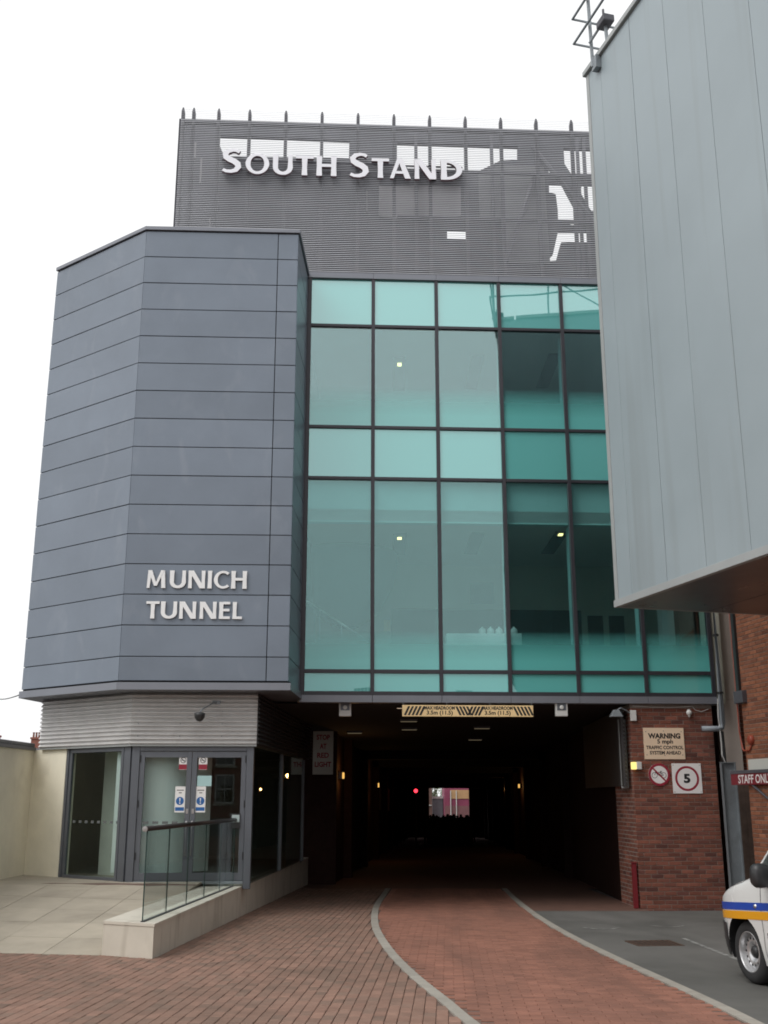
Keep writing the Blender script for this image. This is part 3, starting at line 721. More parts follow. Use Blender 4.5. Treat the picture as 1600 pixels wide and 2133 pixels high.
# dome camera on the corrugated band
cm = thing('security_camera', 'black dome camera on thin arm above the glass doors', 'camera', fCB(1.25, 0.1, 2.9))
box('wall_plate', fCB, 1.38, 1.52, 0.018, 0.04, 3.16, 3.22, m_galv, cm)
MB().tube([fCB(1.45, 0.04, 3.19), fCB(1.42, 0.16, 3.18), fCB(1.25, 0.42, 3.04), fCB(1.22, 0.45, 2.99)], 0.011, 8).build('arm', m_galv, cm)
MB().lathe(fCB(1.22, 0.45, 2.92), (0, 0, 1), [(0.0, -0.085), (0.05, -0.07), (0.085, -0.02), (0.09, 0.02), (0.095, 0.055), (0.05, 0.07), (0, 0.075)], 20).build('dome', m_blackpl, cm, smooth=True)

# ------------------------------------------------------------------ MUNICH TUNNEL lettering
sg = thing('wall_lettering', 'raised pale letters MUNICH TUNNEL on the dark grey tower', 'sign', fB(1.27, 0.03, 4.58))
xB = lambda X: (X - AB[0]) / math.cos(math.atan2(BR[1] - AB[1], BR[0] - AB[0]))
u2x = lambda u: -4.135 + (u - 307) * (1.735 / 208)
for word, za, zb, ext in (('MUNICH', 5.115, 5.43, [(718, 815), (835, 920), (932, 1020), (1033, 1055), (1065, 1145), (1155, 1237)]),
                          ('TUNNEL', 4.58, 4.88, [(722, 790), (797, 882), (893, 980), (998, 1085), (1098, 1155), (1168, 1218)])):
    for ch, (a, b) in zip(word, ext):
        letter_mesh(ch, fB, xB(u2x(20 + a / 2.5)), xB(u2x(20 + b / 2.5)), za, zb, 0.008, 0.045).build('letter', [m_letter_w, m_letter_side_g], sg)

# ================================================================== RAMP, PLINTH, BALUSTRADE, CREAM WALL
ZP = 0.15
def rampz(x, y):
    f = ramp_front(min(x, -3.41)); t = max(0.0, min(1.0, (y - f) / (18.7 - f)))
    return gz(f) + (ZF - gz(f)) * t
pl_left = lambda y: plinth_x(y) - 0.665
rb = MB(); NX, NY = 10, 14; V = []
for j in range(NY + 1):
    for i in range(NX + 1):
        y0 = 13.83 + j * 0.47; x = pl_left(y0) - i * 0.40
        y = ramp_front(x) + (20.6 - ramp_front(x)) * j / NY
        V.append((x, y, rampz(x, y) - 0.012))
rb.add(V, [(j * (NX + 1) + i, j * (NX + 1) + i + 1, (j + 1) * (NX + 1) + i + 1, (j + 1) * (NX + 1) + i) for j in range(NY) for i in range(NX)])
ramp = tag(rb.build('ramp_paving', m_bed), kind='structure')
rs = random.Random(9)
for j in range(8):
    for i in range(5):
        ex = [pl_left(17) - 0.005 - i * 0.80, pl_left(17) - (i + 1) * 0.80 + 0.003]
        def P(xx, jj, dz):
            xx = xx + 0.058 * (jj * 0.85 - 3)
            y = ramp_front(min(xx, -3.41)) + jj * 0.85
            return (xx, y, rampz(xx, y) + dz)
        h = rs.uniform(-0.0015, 0.0015); j0, j1 = j + 0.004, j + 0.996
        if i == 4 and j > 5: pass
        MB().hexa([P(ex[1], j0, -0.03), P(ex[0], j0, -0.03), P(ex[0], j1, -0.03), P(ex[1], j1, -0.03),
                   P(ex[1], j0, h), P(ex[0], j0, h), P(ex[0], j1, h), P(ex[1], j1, h)]).build('paving_slab', m_slab, ramp)
bal = thing('glass_balustrade', 'frameless glass balustrade on cream stone plinth with dark round handrail', 'balustrade', (-2.9, 16.2, -0.3))
pp = [(-2.72, 13.5), (plinth_x(27.9), 27.9), (plinth_x(27.9) - 0.42, 27.9), (plinth_x(19.02) - 0.42, 19.02), (plinth_x(18.95) - 0.66, 18.95), (-3.40, 13.825)]
vprism(MB(), pp, -0.62, ZP - 0.035).build('plinth', m_plinth, bal, bevel=0.006)
cp = [(-2.712, 13.488), (plinth_x(27.9) + 0.008, 27.9), (plinth_x(27.9) - 0.42, 27.9), (plinth_x(19.02) - 0.42, 19.02), (plinth_x(18.95) - 0.667, 18.95), (-3.408, 13.818)]
vprism(MB(), cp, ZP - 0.033, ZP).build('capstone', m_plinth, bal, bevel=0.005)
gl0, gl1 = 13.66, 19.02
fG, LG = frame2((plinth_x(gl0) - 0.185, gl0), (plinth_x(gl1) - 0.14, gl1))
for k in range(5):
    a, b = k * LG / 5 + 0.006, (k + 1) * LG / 5 - 0.006
    p = box('glass_pane', fG, a, b, -0.007, 0.007, ZP + 0.001, 1.20, m_gl_rail, bal)
    MB().fbox(fG, a - 0.004, a - 0.0005, -0.0072, 0.0072, ZP + 0.001, 1.20).build('pane_edge', m_gl_edge, p)
    MB().fbox(fG, b + 0.0005, b + 0.004, -0.0072, 0.0072, ZP + 0.001, 1.20).build('pane_edge', m_gl_edge, p)
box('base_channel', fG, 0, LG, -0.022, 0.022, ZP + 0.0005, ZP + 0.012, m_mull, bal)
hr = MB().tube([fG(-0.10, 0, 1.225), fG(LG + 0.02, 0, 1.225)], 0.031, 16).build('handrail', m_handrail, bal, smooth=True)
MB().lathe(fG(-0.101, 0, 1.225), fG(0, 0, 0) - fG(1, 0, 0), [(0.0, 0.006), (0.033, 0.005), (0.034, -0.01)], 16).build('end_cap', m_chrome, hr)
cw = thing('cream_boundary_wall', 'cream rendered wall with grey coping at the left of the ramp', 'wall', (-6.8, 14, -0.3))
fW, LW = frame2((-7.17, 6.0), (-6.585, 20.64))
box('rendered_face', fW, 0, LW, -0.25, 0.0, -0.4, 2.44, m_render, cw)
for k in range(12):
    a = LW - (k + 1) * 1.22
    if a < 0: break
    box('coping_stone', fW, a + 0.003, a + 1.217, -0.29, 0.04, 2.441, 2.50, m_coping, cw, 0.006)
    box('coping_cap', fW, a + 0.003, a + 1.217, -0.26, 0.015, 2.5, 2.575, m_coping, cw, 0.02)

# ================================================================== GLAZED FACADE
fF = frame(-1.56, 20.27, 3.0)
fac = thing('glazed_facade', 'teal tinted glass curtain wall over the tunnel mouth', 'building', fF(3.95, -2, 3.3))
mx = [0.03 + 1.31 * k for k in range(7)]; mx[6] = 7.88
zr = [(3.52, 3.86, m_gl_sb), (3.93, 7.67, m_gl_lo), (7.73, 8.74, m_gl_sm), (8.80, 10.94, m_gl_up), (11.0, 12.02, m_gl_sp)]
for k, x in enumerate(mx):
    box('mullion', fF, x - 0.036, x + 0.036, -0.10, 0.03, 3.445, 12.02, m_mull, fac, 0.003)
for k in range(6):
    a, b = mx[k] + 0.037, mx[k + 1] - 0.037
    for z0, z1 in ((3.86, 3.93), (7.67, 7.73), (8.74, 8.80), (10.94, 11.0), (3.445, 3.52)):
        box('transom', fF, a, b, -0.09, 0.022, z0, z1, m_mull, fac, 0.003)
rg = random.Random(21)
for k in range(6):
    a, b = mx[k] + 0.034, mx[k + 1] - 0.034
    for z0, z1, mt in zr:
        t = rg.uniform(-0.0016, 0.0016); q = rg.uniform(-0.0016, 0.0016)
        MB().hexa([fF(a, -0.035, z0 - 0.003), fF(b, -0.035, z0 - 0.003), fF(b, -0.02 + t, z0 - 0.003), fF(a, -0.02, z0 - 0.003),
                   fF(a, -0.035, z1 + 0.003), fF(b, -0.035, z1 + 0.003), fF(b, -0.02 + t + q, z1 + 0.003), fF(a, -0.02 + q, z1 + 0.003)]).build('glass_pane', mt, fac)
for k in range(6):
    a = mx[k] - (0.06 if k == 0 else 0); b = mx[k + 1] + (0.04 if k == 5 else 0)
    box('fascia_panel', fF, a + 0.003, b - 0.003, -0.2, 0.06, 3.31, 3.442, m_trim, fac, 0.004)
    box('head_flashing', fF, a + 0.002, b - 0.002, -0.2, 0.05, 12.022, 12.15, m_trim, fac, 0.004)
box('corner_post', fF, -0.05, -0.008, -0.2, 0.035, 3.445, 12.02, m_mull, fac)
# rooms behind the glass
D = -4.25
mb = MB()
for z0, z1 in ((3.33, 3.56), (7.72, 8.74)): box('floor_slab', fF, 0, 7.9, D, -0.13, z0, z1, m_int_floor, fac)
for z0, z1 in ((6.87, 7.1), (10.96, 11.15)): box('ceiling', fF, 0.0, 7.9, D, -0.14, z0, z1, m_int_ceil, fac)
box('bulkhead', fF, 0, 7.9, -0.30, -0.14, 6.84, 7.71, M('bulkhead_teal', (0.46, 0.68, 0.66), 0.6, 0, 0.03), fac)
m_fin = M('fin_teal', (0.45, 0.72, 0.70), 0.4, 0, 0.02)
for x in mx[1:6]:
    for z0, z1 in ((3.93, 7.67), (8.80, 10.94)): box('glass_fin', fF, x - 0.012, x + 0.012, -0.44, -0.12, z0, z1 if z0 > 5 else 6.83, m_fin, fac)
box('roof_slab', fF, -2.9, 7.95, D - 0.3, -0.21, 11.98, 12.14, m_plant, fac)
mb = MB(); mb.fbox(fF, -0.05, 7.95, D - 0.25, D, 3.33, 11.97); mb.build('rear_wall', m_int_wall, fac)
box('side_wall', fF, -0.06, -0.002, D, -0.21, 3.33, 11.97, m_int_wall, fac); box('side_wall', fF, 7.9, 8.1, D, -0.02, 3.33, 11.97, m_int_wall, fac)
box('bar_recess', fF, 1.95, 6.4, D, D + 0.03, 3.57, 5.82, m_int_dark, fac)
box('picture', fF, 3.8, 4.35, D, D + 0.04, 5.95, 6.45, m_steel_dark, fac)
for xx in (6.55, 7.05): box('doorway', fF, xx, xx + 0.36, D, D + 0.03, 3.57, 5.7, m_int_dark, fac)
box('column', fF, 7.35, 7.6, -1.5, -1.2, 3.56, 6.86, m_int_white, fac)
for X, ya, yb, z, lit in ((0.22, 21.5, 23.5, 6.868, 1), (1.83, 21.45, 23.45, 6.868, 0), (3.55, 21.35, 23.4, 6.868, 2), (0.24, 21.9, 23.9, 10.958, 1), (1.95, 21.8, 23.8, 10.958, 0), (3.63, 21.7, 23.75, 10.958, 0), (5.2, 21.4, 23.4, 6.868, 0), (5.3, 21.7, 23.8, 10.958, 0)):
    s_ = box('ceiling_slot', WF, X - 0.03, X + 0.25, ya, yb, z - 0.012, z, m_int_dark, fac)
    if lit:
        off = 0.3 if lit == 1 else 0.12
        box('spot_lamp', WF, X + 0.06, X + 0.15, ya + off, ya + off + 0.16, z - 0.03, z - 0.0125, m_lamp_w, s_)
# stair drum and curved rail behind the left panes
dc = fF(0.9, -3.1, 0)
st = thing('stair_drum', 'dark curved stair bulkhead behind the lower left panes', 'staircase', (dc.x, dc.y, 3.56))
MB().lathe((dc.x, dc.y, 0), (0, 0, 1), [(0.25, 5.2), (0.7, 5.5), (1.02, 6.1), (1.12, 6.6), (1.12, 6.85)], 32).build('bulkhead', M('stair_grey', (0.10, 0.115, 0.13), 0.6), st, smooth=True)
rl = MB()
pts = [fF(0.02 + 1.5 * t, -1.2 - 0.5 * math.sin(math.pi * t), 5.45 - 0.95 * t ** 1.3) for t in [k / 10 for k in range(11)]]
rl.tube(pts, 0.022, 8)
rl.build('handrail', m_chrome, st, smooth=True)
for q in (2, 5, 8):
    p = pts[q]; MB().tube([(p.x, p.y, 3.57), tuple(p)], 0.014, 6).build('post', m_chrome, st)
# sideboard with white cloth and pots
tb = thing('serving_table', 'long table under white cloth behind the middle panes', 'table', (2.0, 21.5, 3.56))
box('cloth', WF, 1.25, 2.75, 21.3, 21.75, 4.52, 4.76, m_int_white, tb, 0.01)
for X in (1.35, 2.62): 
    for Y in (21.36, 21.66): box('leg', WF, X, X + 0.05, Y, Y + 0.05, 3.56, 4.52, m_steel_dark, tb)
for k, X in enumerate((1.98, 2.15, 2.32, 2.62)):
    po = MB().lathe((X, 21.5, 4.76), (0, 0, 1), [(0.0, 0.0), (0.05, 0.0), (0.075, 0.05), (0.07, 0.10), (0.04, 0.13), (0.02, 0.14), (0.02, 0.16), (0, 0.165)], 14).build('coffee_pot', m_int_white, smooth=True)
    tag(po, ('leftmost white pot on the cloth covered table', 'second white pot from the left on the cloth covered table', 'third white pot from the left on the cloth covered table', 'white pot standing apart at the right end of the cloth covered table')[k], 'pot', 'pots on the serving table')
o = box('wall_notice', fF, 1.78, 1.93, D + 0.0, D + 0.02, 5.3, 5.55, m_yboard); tag(o, 'small yellow notice on the wall behind the second pane', 'notice')

# ================================================================== LOUVRE SCREEN
lou = thing('louvre_screen', 'rooftop screen of thin grey horizontal louvres above the glass wall', 'louvre screen', fF(2.5, -0.5, 12.14))
XL, XR = -2.82, 8.3
sl = MB().hexa([(0, 0.0, 0), (XR - XL, 0.0, 0), (XR - XL, 0.006, 0.001), (0, 0.006, 0.001), (0, 0.010, 0.020), (XR - XL, 0.010, 0.020), (XR - XL, 0.014, 0.020), (0, 0.014, 0.020)])
me_sl = bpy.data.meshes.new('slat'); me_sl.from_pydata(sl.v, [], sl.f); me_sl.materials.append(m_slat)
z = 12.19
rl_ = random.Random(2)
while z < 15.70:
    piece('slat', me_sl, fF(XL, 0.0, z), lou, (0, rl_.uniform(-0.0002, 0.0002), R(3))); z += 0.0433
th_ = MB().fbox(lambda x, y, z: Vector((x, y, z)), 0, XR - XL, 0.0, 0.003, 0, 0.003)
me_th = bpy.data.meshes.new('thin_slat'); me_th.from_pydata(th_.v, [], th_.f); me_th.materials.append(m_slat)
while z < 16.0:
    piece('thin_slat', me_th, fF(XL, 0.0, z), lou, (0, 0, R(3))); z += 0.0433
box('top_rail', fF, XL, XR, -0.16, -0.06, 15.69, 15.74, m_steel_dark, lou)
px = [-2.79, -2.56] + [-2.02 + 0.6745 * 0 ] + [-1.352 + 0.784 * k for k in range(13)]
for x in px:
    mbp = MB().fbox(fF, x - 0.034, x + 0.034, -0.16, -0.055, 12.15, 15.96)
    mbp.hexa([fF(x - 0.034, -0.16, 15.96), fF(x + 0.034, -0.16, 15.96), fF(x + 0.034, -0.055, 15.96), fF(x - 0.034, -0.055, 15.96),
              fF(x - 0.015, -0.14, 16.06), fF(x + 0.015, -0.14, 16.06), fF(x + 0.015, -0.075, 16.06), fF(x - 0.015, -0.075, 16.06)])
    mbp.build('post', m_steel_dark, lou)
HOLES = [[(-2.094, 16.032), (0.829, 15.999), (0.822, 15.53), (-1.838, 15.5), (-2.024, 15.603), (-2.095, 15.797)],
 [(1.91, 15.988), (4.681, 15.985), (4.67, 15.624), (4.283, 15.598), (4.116, 15.506), (3.683, 15.257), (2.179, 15.293), (1.908, 15.567)],
 [(5.734, 15.972), (7.4, 15.974), (7.4, 15.226), (5.922, 15.221), (5.738, 15.561)],
 [(5.359, 15.486), (5.459, 15.49), (5.57, 15.24), (5.367, 15.227)],
 [(5.36, 15.061), (5.669, 15.071), (5.718, 14.944), (5.921, 14.487), (5.931, 14.011), (5.823, 14.014), (5.64, 14.068), (5.528, 14.089), (5.533, 14.372), (5.503, 14.778), (5.354, 14.81)],
 [(6.141, 15.06), (7.4, 15.061), (7.4, 14.315), (6.293, 14.378), (6.076, 14.821), (6.086, 14.956)],
 [(5.522, 13.856), (6.197, 13.869), (6.292, 13.602), (5.575, 13.564), (5.448, 13.111), (5.189, 13.092), (5.269, 13.206), (5.379, 13.274), (5.453, 13.577)],
 [(3.022, 13.828), (3.464, 13.823), (3.459, 13.586), (3.018, 13.579)]]
OUT = [(-3.02, 12.16), (8.3, 12.16), (8.3, 16.42), (-3.02, 16.42)]
def holed(mb, outer, holes, fr, y0, y1):
    loops = [outer] + holes; flat = [p for l in loops for p in l]
    tr = tessellate_polygon([[Vector((a, b, 0)) for a, b in l] for l in loops])
    for y in (y0, y1): mb.add([fr(a, y, b) for a, b in flat], tr)
    for l in loops:
        n = len(l); mb.add([fr(a, y0, b) for a, b in l] + [fr(a, y1, b) for a, b in l], [(i, (i + 1) % n, n + (i + 1) % n, n + i) for i in range(n)])
    return mb
holed(MB(), OUT, HOLES, fF, -1.12, -1.0).build('plant_wall', m_plant, lou, recalc=False)
MB().prism([(1.5, 14.81), (2.3, 14.85), (3.34, 14.87), (3.33, 14.13), (2.6, 14.0), (1.5, 14.07)], fF, -0.999, -0.94).build('plant_unit', m_plant_l, lou)
MB().prism([(3.75, 15.2), (4.25, 15.45), (5.25, 15.45), (5.30, 13.0), (4.35, 13.0), (4.3, 14.1), (3.75, 14.1)], fF, -0.999, -0.96).build('plant_unit', M('plant_mid', (0.17, 0.175, 0.185), 0.6, 0, 0.2, 1.0), lou)
for a, b in (((5.0, 15.9), (6.9, 13.2)), ((4.3, 13.0), (5.1, 15.4))):
    MB().tube([fF(a[0], -0.9, a[1]), fF(b[0], -0.9, b[1])], 0.06, 8).build('brace', m_steel_dark, lou)
for x in (2.33, 4.05, 6.02, 6.17, 5.1): box('frame_post', fF, x - 0.035, x + 0.035, -0.93, -0.86, 12.2, 16.2, m_steel_dark, lou)
for z in (15.10, 13.93): box('frame_beam', fF, 1.9, 8.2, -0.84, -0.76, z, z + 0.07, m_steel_dark, lou)
MB().prism([(5.36, 14.78), (5.50, 14.74), (5.54, 14.12), (5.46, 14.02), (5.2, 14.0)], fF, -1.9, -1.7).build('roof_unit', M('pale_unit', (0.66, 0.68, 0.70), 0.6), lou)
MB().prism([(5.3, 14.98), (5.7, 14.98), (5.7, 14.84), (5.3, 14.84)], fF, -1.9, -1.75).build('roof_unit', m_plant_l, lou)
for x0, z0, z1 in ((-2.45, 14.6, 15.2), (-2.2, 13.3, 13.75), (-2.6, 15.2, 15.6), (1.2, 14.0, 14.5)):
    box('bracket', fF, x0, x0 + 0.04, -0.7, -0.66, z0, z1, m_plant_l, lou)
# SOUTH STAND lettering
sg = thing('rooftop_lettering', 'large pale block letters SOUTH STAND on the louvres', 'sign', fF(0.7, 0.1, 14.37))
LT = [('S', -1.882, -1.476, 14.385, 14.97), ('O', -1.389, -0.887, 14.375, 14.875), ('U', -0.816, -0.387, 14.375, 14.865), ('T', -0.326, 0.052, 14.38, 14.85), ('H', 0.114, 0.544, 14.38, 14.85),
      ('S', 0.821, 1.232, 14.365, 14.965), ('T', 1.29, 1.665, 14.37, 14.84), ('A', 1.681, 2.13, 14.37, 14.845), ('N', 2.208, 2.674, 14.37, 14.845), ('D', 2.772, 3.235, 14.37, 14.845)]
for ch, a, b, z0, z1 in LT:
    letter_mesh(ch, fF, a, b, z0 - 0.02, z1 - 0.02, 0.05, 0.125).build('letter', [m_letter, m_letter_side], sg)
for zz in (14.48, 14.70):
    box('mounting_rail', fF, -1.9, 3.25, 0.025, 0.045, zz, zz + 0.03, m_steel_dark, sg)

# ================================================================== TUNNEL
tun = thing('tunnel', 'dark vehicle tunnel running under the glass fronted stand', 'tunnel', (2.0, 55, gz(55)))
lx = lambda y: -1.27 + 0.05 * (y - 28); rx = lambda y: 4.69 + 0.05 * (y - 20.65)
def slab(name, xa, xb, ya, yb, za, zb, mat):      # za, zb: heights above the sloping ground
    mb = MB(); V = []
    for (x, y) in ((xa(ya), ya), (xb(ya), ya), (xb(yb), yb), (xa(yb), yb)): V.append((x, y, gz(y) + za))
    for (x, y) in ((xa(ya), ya), (xb(ya), ya), (xb(yb), yb), (xa(yb), yb)): V.append((x, y, gz(y) + zb))
    return mb.hexa(V).build(name, mat, tun)
def cz_(y): return 3.68 + 0.005 * (y - 20.6)
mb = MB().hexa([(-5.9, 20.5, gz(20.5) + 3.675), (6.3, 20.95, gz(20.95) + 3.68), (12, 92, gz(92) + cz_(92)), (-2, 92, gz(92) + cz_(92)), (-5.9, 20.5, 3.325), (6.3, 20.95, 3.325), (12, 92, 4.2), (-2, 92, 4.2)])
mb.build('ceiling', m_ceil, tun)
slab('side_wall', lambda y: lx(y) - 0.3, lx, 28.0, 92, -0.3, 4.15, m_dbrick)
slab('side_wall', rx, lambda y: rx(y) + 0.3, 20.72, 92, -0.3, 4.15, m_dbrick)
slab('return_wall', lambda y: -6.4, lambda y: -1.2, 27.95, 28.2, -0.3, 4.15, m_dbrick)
slab('end_lintel', lambda y: 1.9, lambda y: 8.3, 91.2, 91.6, 3.93, 4.2, m_ceil)
slab('end_pier', lambda y: 1.5, lambda y: 3.7, 91.0, 91.5, -0.2, 4.2, m_dbrick); slab('end_pier', lambda y: 7.0, lambda y: 8.6, 91.0, 91.5, -0.2, 4.2, m_dbrick)
for k in range(9):
    y = 31 + k * 6.8
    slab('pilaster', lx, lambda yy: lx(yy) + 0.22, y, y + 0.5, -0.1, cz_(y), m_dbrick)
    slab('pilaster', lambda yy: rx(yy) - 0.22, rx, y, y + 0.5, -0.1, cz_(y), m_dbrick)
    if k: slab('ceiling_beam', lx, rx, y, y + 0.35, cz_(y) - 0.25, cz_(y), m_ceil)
for y in (47, 52, 56):
    slab('pale_shutter', lx, lambda yy: lx(yy) + 0.06, y, y + 2.4, 1.9, 3.0, m_plant_l)
# cladding box on the right wall
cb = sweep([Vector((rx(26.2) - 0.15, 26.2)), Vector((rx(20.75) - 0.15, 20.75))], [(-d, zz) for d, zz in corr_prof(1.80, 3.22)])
cb.build('corrugated_cladding', m_corr_shade, tun)
mb = MB(); mb.fbox(fF, 6.10, 6.235, -0.42, -0.36, 1.76, 3.04); mb.build('end_trim', m_boxtrim, tun, bevel=0.004)
# lamps
def wall_lamp(name, label, x, y, z, side, power, group=None):
    t = thing(name, label, 'lamp', (x, y, z), group)
    box('body', WF, x - 0.05, x + 0.05, y - 0.12, y + 0.12, z - 0.09, z + 0.09, m_white, t, 0.01)
    s0, s1 = (x + 0.051, x + 0.10) if side > 0 else (x - 0.10, x - 0.051)
    box('lens', WF, s0, s1, y - 0.11, y + 0.11, z - 0.08, z + 0.08, m_lamp_a, t, 0.015)
    if power:
        ld = bpy.data.lights.new('lamp_glow', 'POINT'); ld.energy = power; ld.color = (1, 0.5, 0.16); ld.shadow_soft_size = 0.06
        lo = bpy.data.objects.new('lamp_glow', ld); C.objects.link(lo); attach(lo, (x + 0.2 * side, y, z), t)
wall_lamp('tunnel_lamp', 'amber wall lamp nearest the red stop sign on the left tunnel wall', lx(29.3) + 0.05, 29.3, 2.15, 1, 6, 'amber tunnel lamps')
wall_lamp('tunnel_lamp', 'second amber wall lamp along the left tunnel wall', lx(41.8) + 0.3, 41.8, 2.03, 1, 8, 'amber tunnel lamps')
wall_lamp('tunnel_lamp', 'nearer of two amber lamps on the right tunnel wall', rx(49) - 0.05, 49, 2.07, -1, 6, 'amber tunnel lamps')
wall_lamp('tunnel_lamp', 'farther of two amber lamps on the right tunnel wall', rx(58.7) - 0.05, 58.7, 2.0, -1, 3, 'amber tunnel lamps')
for k, (x, y, lb) in enumerate(((0.55, 24.2, 'nearest slim ceiling light below the headroom board'), (0.62, 26.7, 'slim ceiling light just behind the nearest one on the left'), (2.36, 26.3, 'nearest slim ceiling light on the right half of the tunnel'), (2.55, 30.6, 'second slim ceiling light on the right half of the tunnel'), (-0.75, 27.9, 'faint slim ceiling light at the left edge of the tunnel'))):
    zc = gz(y) + cz_(y)
    t = thing('ceiling_light', lb, 'light', (x, y, zc - 0.06), 'slim tunnel ceiling lights')
    box('housing', WF, x - 0.20, x + 0.20, y - 0.07, y + 0.07, zc - 0.05, zc - 0.002, m_steel_dark, t)
    box('diffuser', WF, x - 0.18, x + 0.18, y - 0.055, y + 0.055, zc - 0.062, zc - 0.051, m_lamp_c, t)
tl = thing('traffic_light', 'small traffic light showing red deep inside the tunnel', 'traffic light', (1.72, 60, gz(60)))
MB().tube([(1.72, 60.1, gz(60)), (1.72, 60.1, 2.3)], 0.05, 8).build('pole', m_steel_dark, tl)
box('head', WF, 1.58, 1.86, 59.9, 60.05, 1.35, 2.10, m_black, tl, 0.02)
MB().lathe((1.72, 59.89, 1.92), (0, -1, 0), [(0.0, 0.03), (0.07, 0.02), (0.10, 0.0)], 20).build('red_lens', m_lamp_r, tl)
for zz in (1.68, 1.46): MB().lathe((1.72, 59.89, zz), (0, -1, 0), [(0.0, 0.03), (0.07, 0.02), (0.10, 0.0)], 20).build('dark_lens', m_blackpl, tl)
# floodlight boxes under the fascia
for X, lb in ((-0.735, 'pale box floodlight under the fascia left of the headroom board'), (3.355, 'pale box floodlight under the fascia right of the headroom board')):
    t = thing('floodlight', lb, 'floodlight', (X, 20.5, 3.05), 'box floodlights under the fascia')
    box('housing', WF, X - 0.115, X + 0.115, 20.5, 20.62, 3.07, 3.33, m_white, t, 0.012)
    box('glass', WF, X - 0.085, X + 0.085, 20.494, 20.499, 3.18, 3.31, m_frame, t)
    MB().lathe((X, 20.485, 3.235), (0, -1, 0), [(0, 0.01), (0.03, 0.008), (0.04, 0)], 12).build('bulb', m_white, t)
    box('bracket', WF, X - 0.02, X + 0.02, 20.53, 20.57, 3.33, 3.45, m_steel_dark, t)
# headroom board
hb = thing('headroom_board', 'yellow striped board reading MAX HEADROOM 3.5m hanging over the tunnel mouth', 'sign', fF(3.13, -0.05, 3.05))
X0, X1, Z0, Z1 = 1.90, 4.37, 3.055, 3.265
fH = lambda x, y, z: fF(x, y + 0.11, z)
box('board', fH, X0, X1, -0.06, -0.045, Z0, Z1, m_yboard, hb, 0.002)
w = X1 - X0; cz0, cz1 = Z0 + 0.022, Z1 - 0.022
def par(f0, dirn): 
    a = X0 + f0 * w; s_ = 0.040 * dirn; tw_ = 0.042
    MB().prism([(a - s_, cz0), (a - s_ + tw_, cz0), (a + s_ + tw_, cz1), (a + s_, cz1)], fH, -0.0449, -0.0435).build('stripe', m_black, hb)
for k in range(5): par(0.028 + k * 0.029, 1)
for k in range(4): par(0.420 + k * 0.027, -1)
for k in range(4): par(0.510 + k * 0.027, 1)
for k in range(5): par(0.860 + k * 0.028, -1)
for c in (0.285, 0.727):
    a = X0 + c * w
    text_mb('MAX HEADROOM', fH, a - 0.285, a + 0.285, Z0 + 0.125, Z0 + 0.192, 0, -0.0437, 0.045).build('text', m_black, hb)
    text_mb('3.5m (11.5)', fH, a - 0.245, a + 0.245, Z0 + 0.012, Z0 + 0.110, 0, -0.0437, 0.03).build('text', m_black, hb)
for c in (0.008, 0.34, 0.67, 0.99):
    MB().tube([fH(X0 + c * w, -0.052, Z1), fH(X0 + c * w, -0.052, 3.40)], 0.006, 6).build('hanger', m_galv, hb)
MB().tube([fH(X0 - 0.10, -0.052, 3.2), fH(X0, -0.052, 3.2)], 0.008, 6).build('stub', m_cream, hb)
# STOP AT RED LIGHT
ss = thing('stop_sign_board', 'tall grey board reading STOP AT RED LIGHT inside the tunnel mouth', 'sign', (-1.63, 27.9, 1.9))
sx0, sx1, sz0, sz1 = -1.88, -1.36, 2.15, 3.37
fT = frame(-1.55, 27.93, 0)
box('board', fT, -0.26, 0.26, 0.0, 0.02, sz0, sz1, m_offwhite, ss, 0.003)
for k, tx in enumerate(('STOP', 'AT', 'RED', 'LIGHT')):
    wd = (0.17, 0.085, 0.15, 0.21)[k]; zz = sz1 - 0.36 - k * 0.225
    text_mb(tx, fT, -wd, wd, zz, zz + 0.13, 0, 0.0215, 0.035).build('text', m_signred, ss)

# ================================================================== BRICK PIER
def brickwork(root, fr, ang, x0, x1, z0, z1, yb, mat, limit, pitch=0.227, order=None, me=None):
    """stretcher bond in front of a mortar core: the first `limit` bricks are objects, the rest one mesh"""
    full = brick_mesh('brick', pitch - 0.011, 0.064, 0.03, mat, 0.004); half = brick_mesh('half_brick', pitch / 2 - 0.011, 0.064, 0.03, mat, 0.004)
    L_ = []
    rows_ = int((z1 - z0) / 0.075); ncol = round((x1 - x0) / pitch); rr = random.Random(17)
    for r in range(rows_):
        z = z0 + (r + 0.5) * 0.075
        if r % 2 == 0: L_ += [(x0 + (c + 0.5) * pitch, z, full) for c in range(ncol)]
        else: L_ += [(x0 + pitch / 4, z, half)] + [(x0 + (c + 1) * pitch, z, full) for c in range(ncol - 1)] + [(x1 - pitch / 4, z, half)]
    if order: L_.sort(key=order)
    rest = {id(full): [], id(half): []}
    for k, (x, z, me_) in enumerate(L_):
        loc = fr(x, yb + rr.uniform(-0.002, 0.002), z); rot = (R(90) + rr.uniform(-0.01, 0.01), 0, R(ang))
        if k < limit: piece('brick', me_, loc, root, rot)
        else: rest[id(me_)].append(Matrix.Translation(loc) @ Matrix.Rotation(R(ang), 4, 'Z') @ Matrix.Rotation(R(90), 4, 'X'))
    for me_ in (full, half):
        if rest[id(me_)]: merge_copies('brick_courses', me_, rest[id(me_)], mat, root)
pier = thing('brick_pier', 'red brick pier carrying the road signs right of the tunnel mouth', 'pier', fF(7.03, -0.6, -0.4))
PX0, PX1 = 6.235, 7.825
box('mortar_core', fF, PX0 + 0.012, PX1, -1.4, -0.048, -0.5, 3.309, m_mortar, pier)
brickwork(pier, fF, 3.0, PX0, PX1, -0.44, 3.30, -0.07, m_brick, 300, 1.59 / 7, lambda b: b[1])
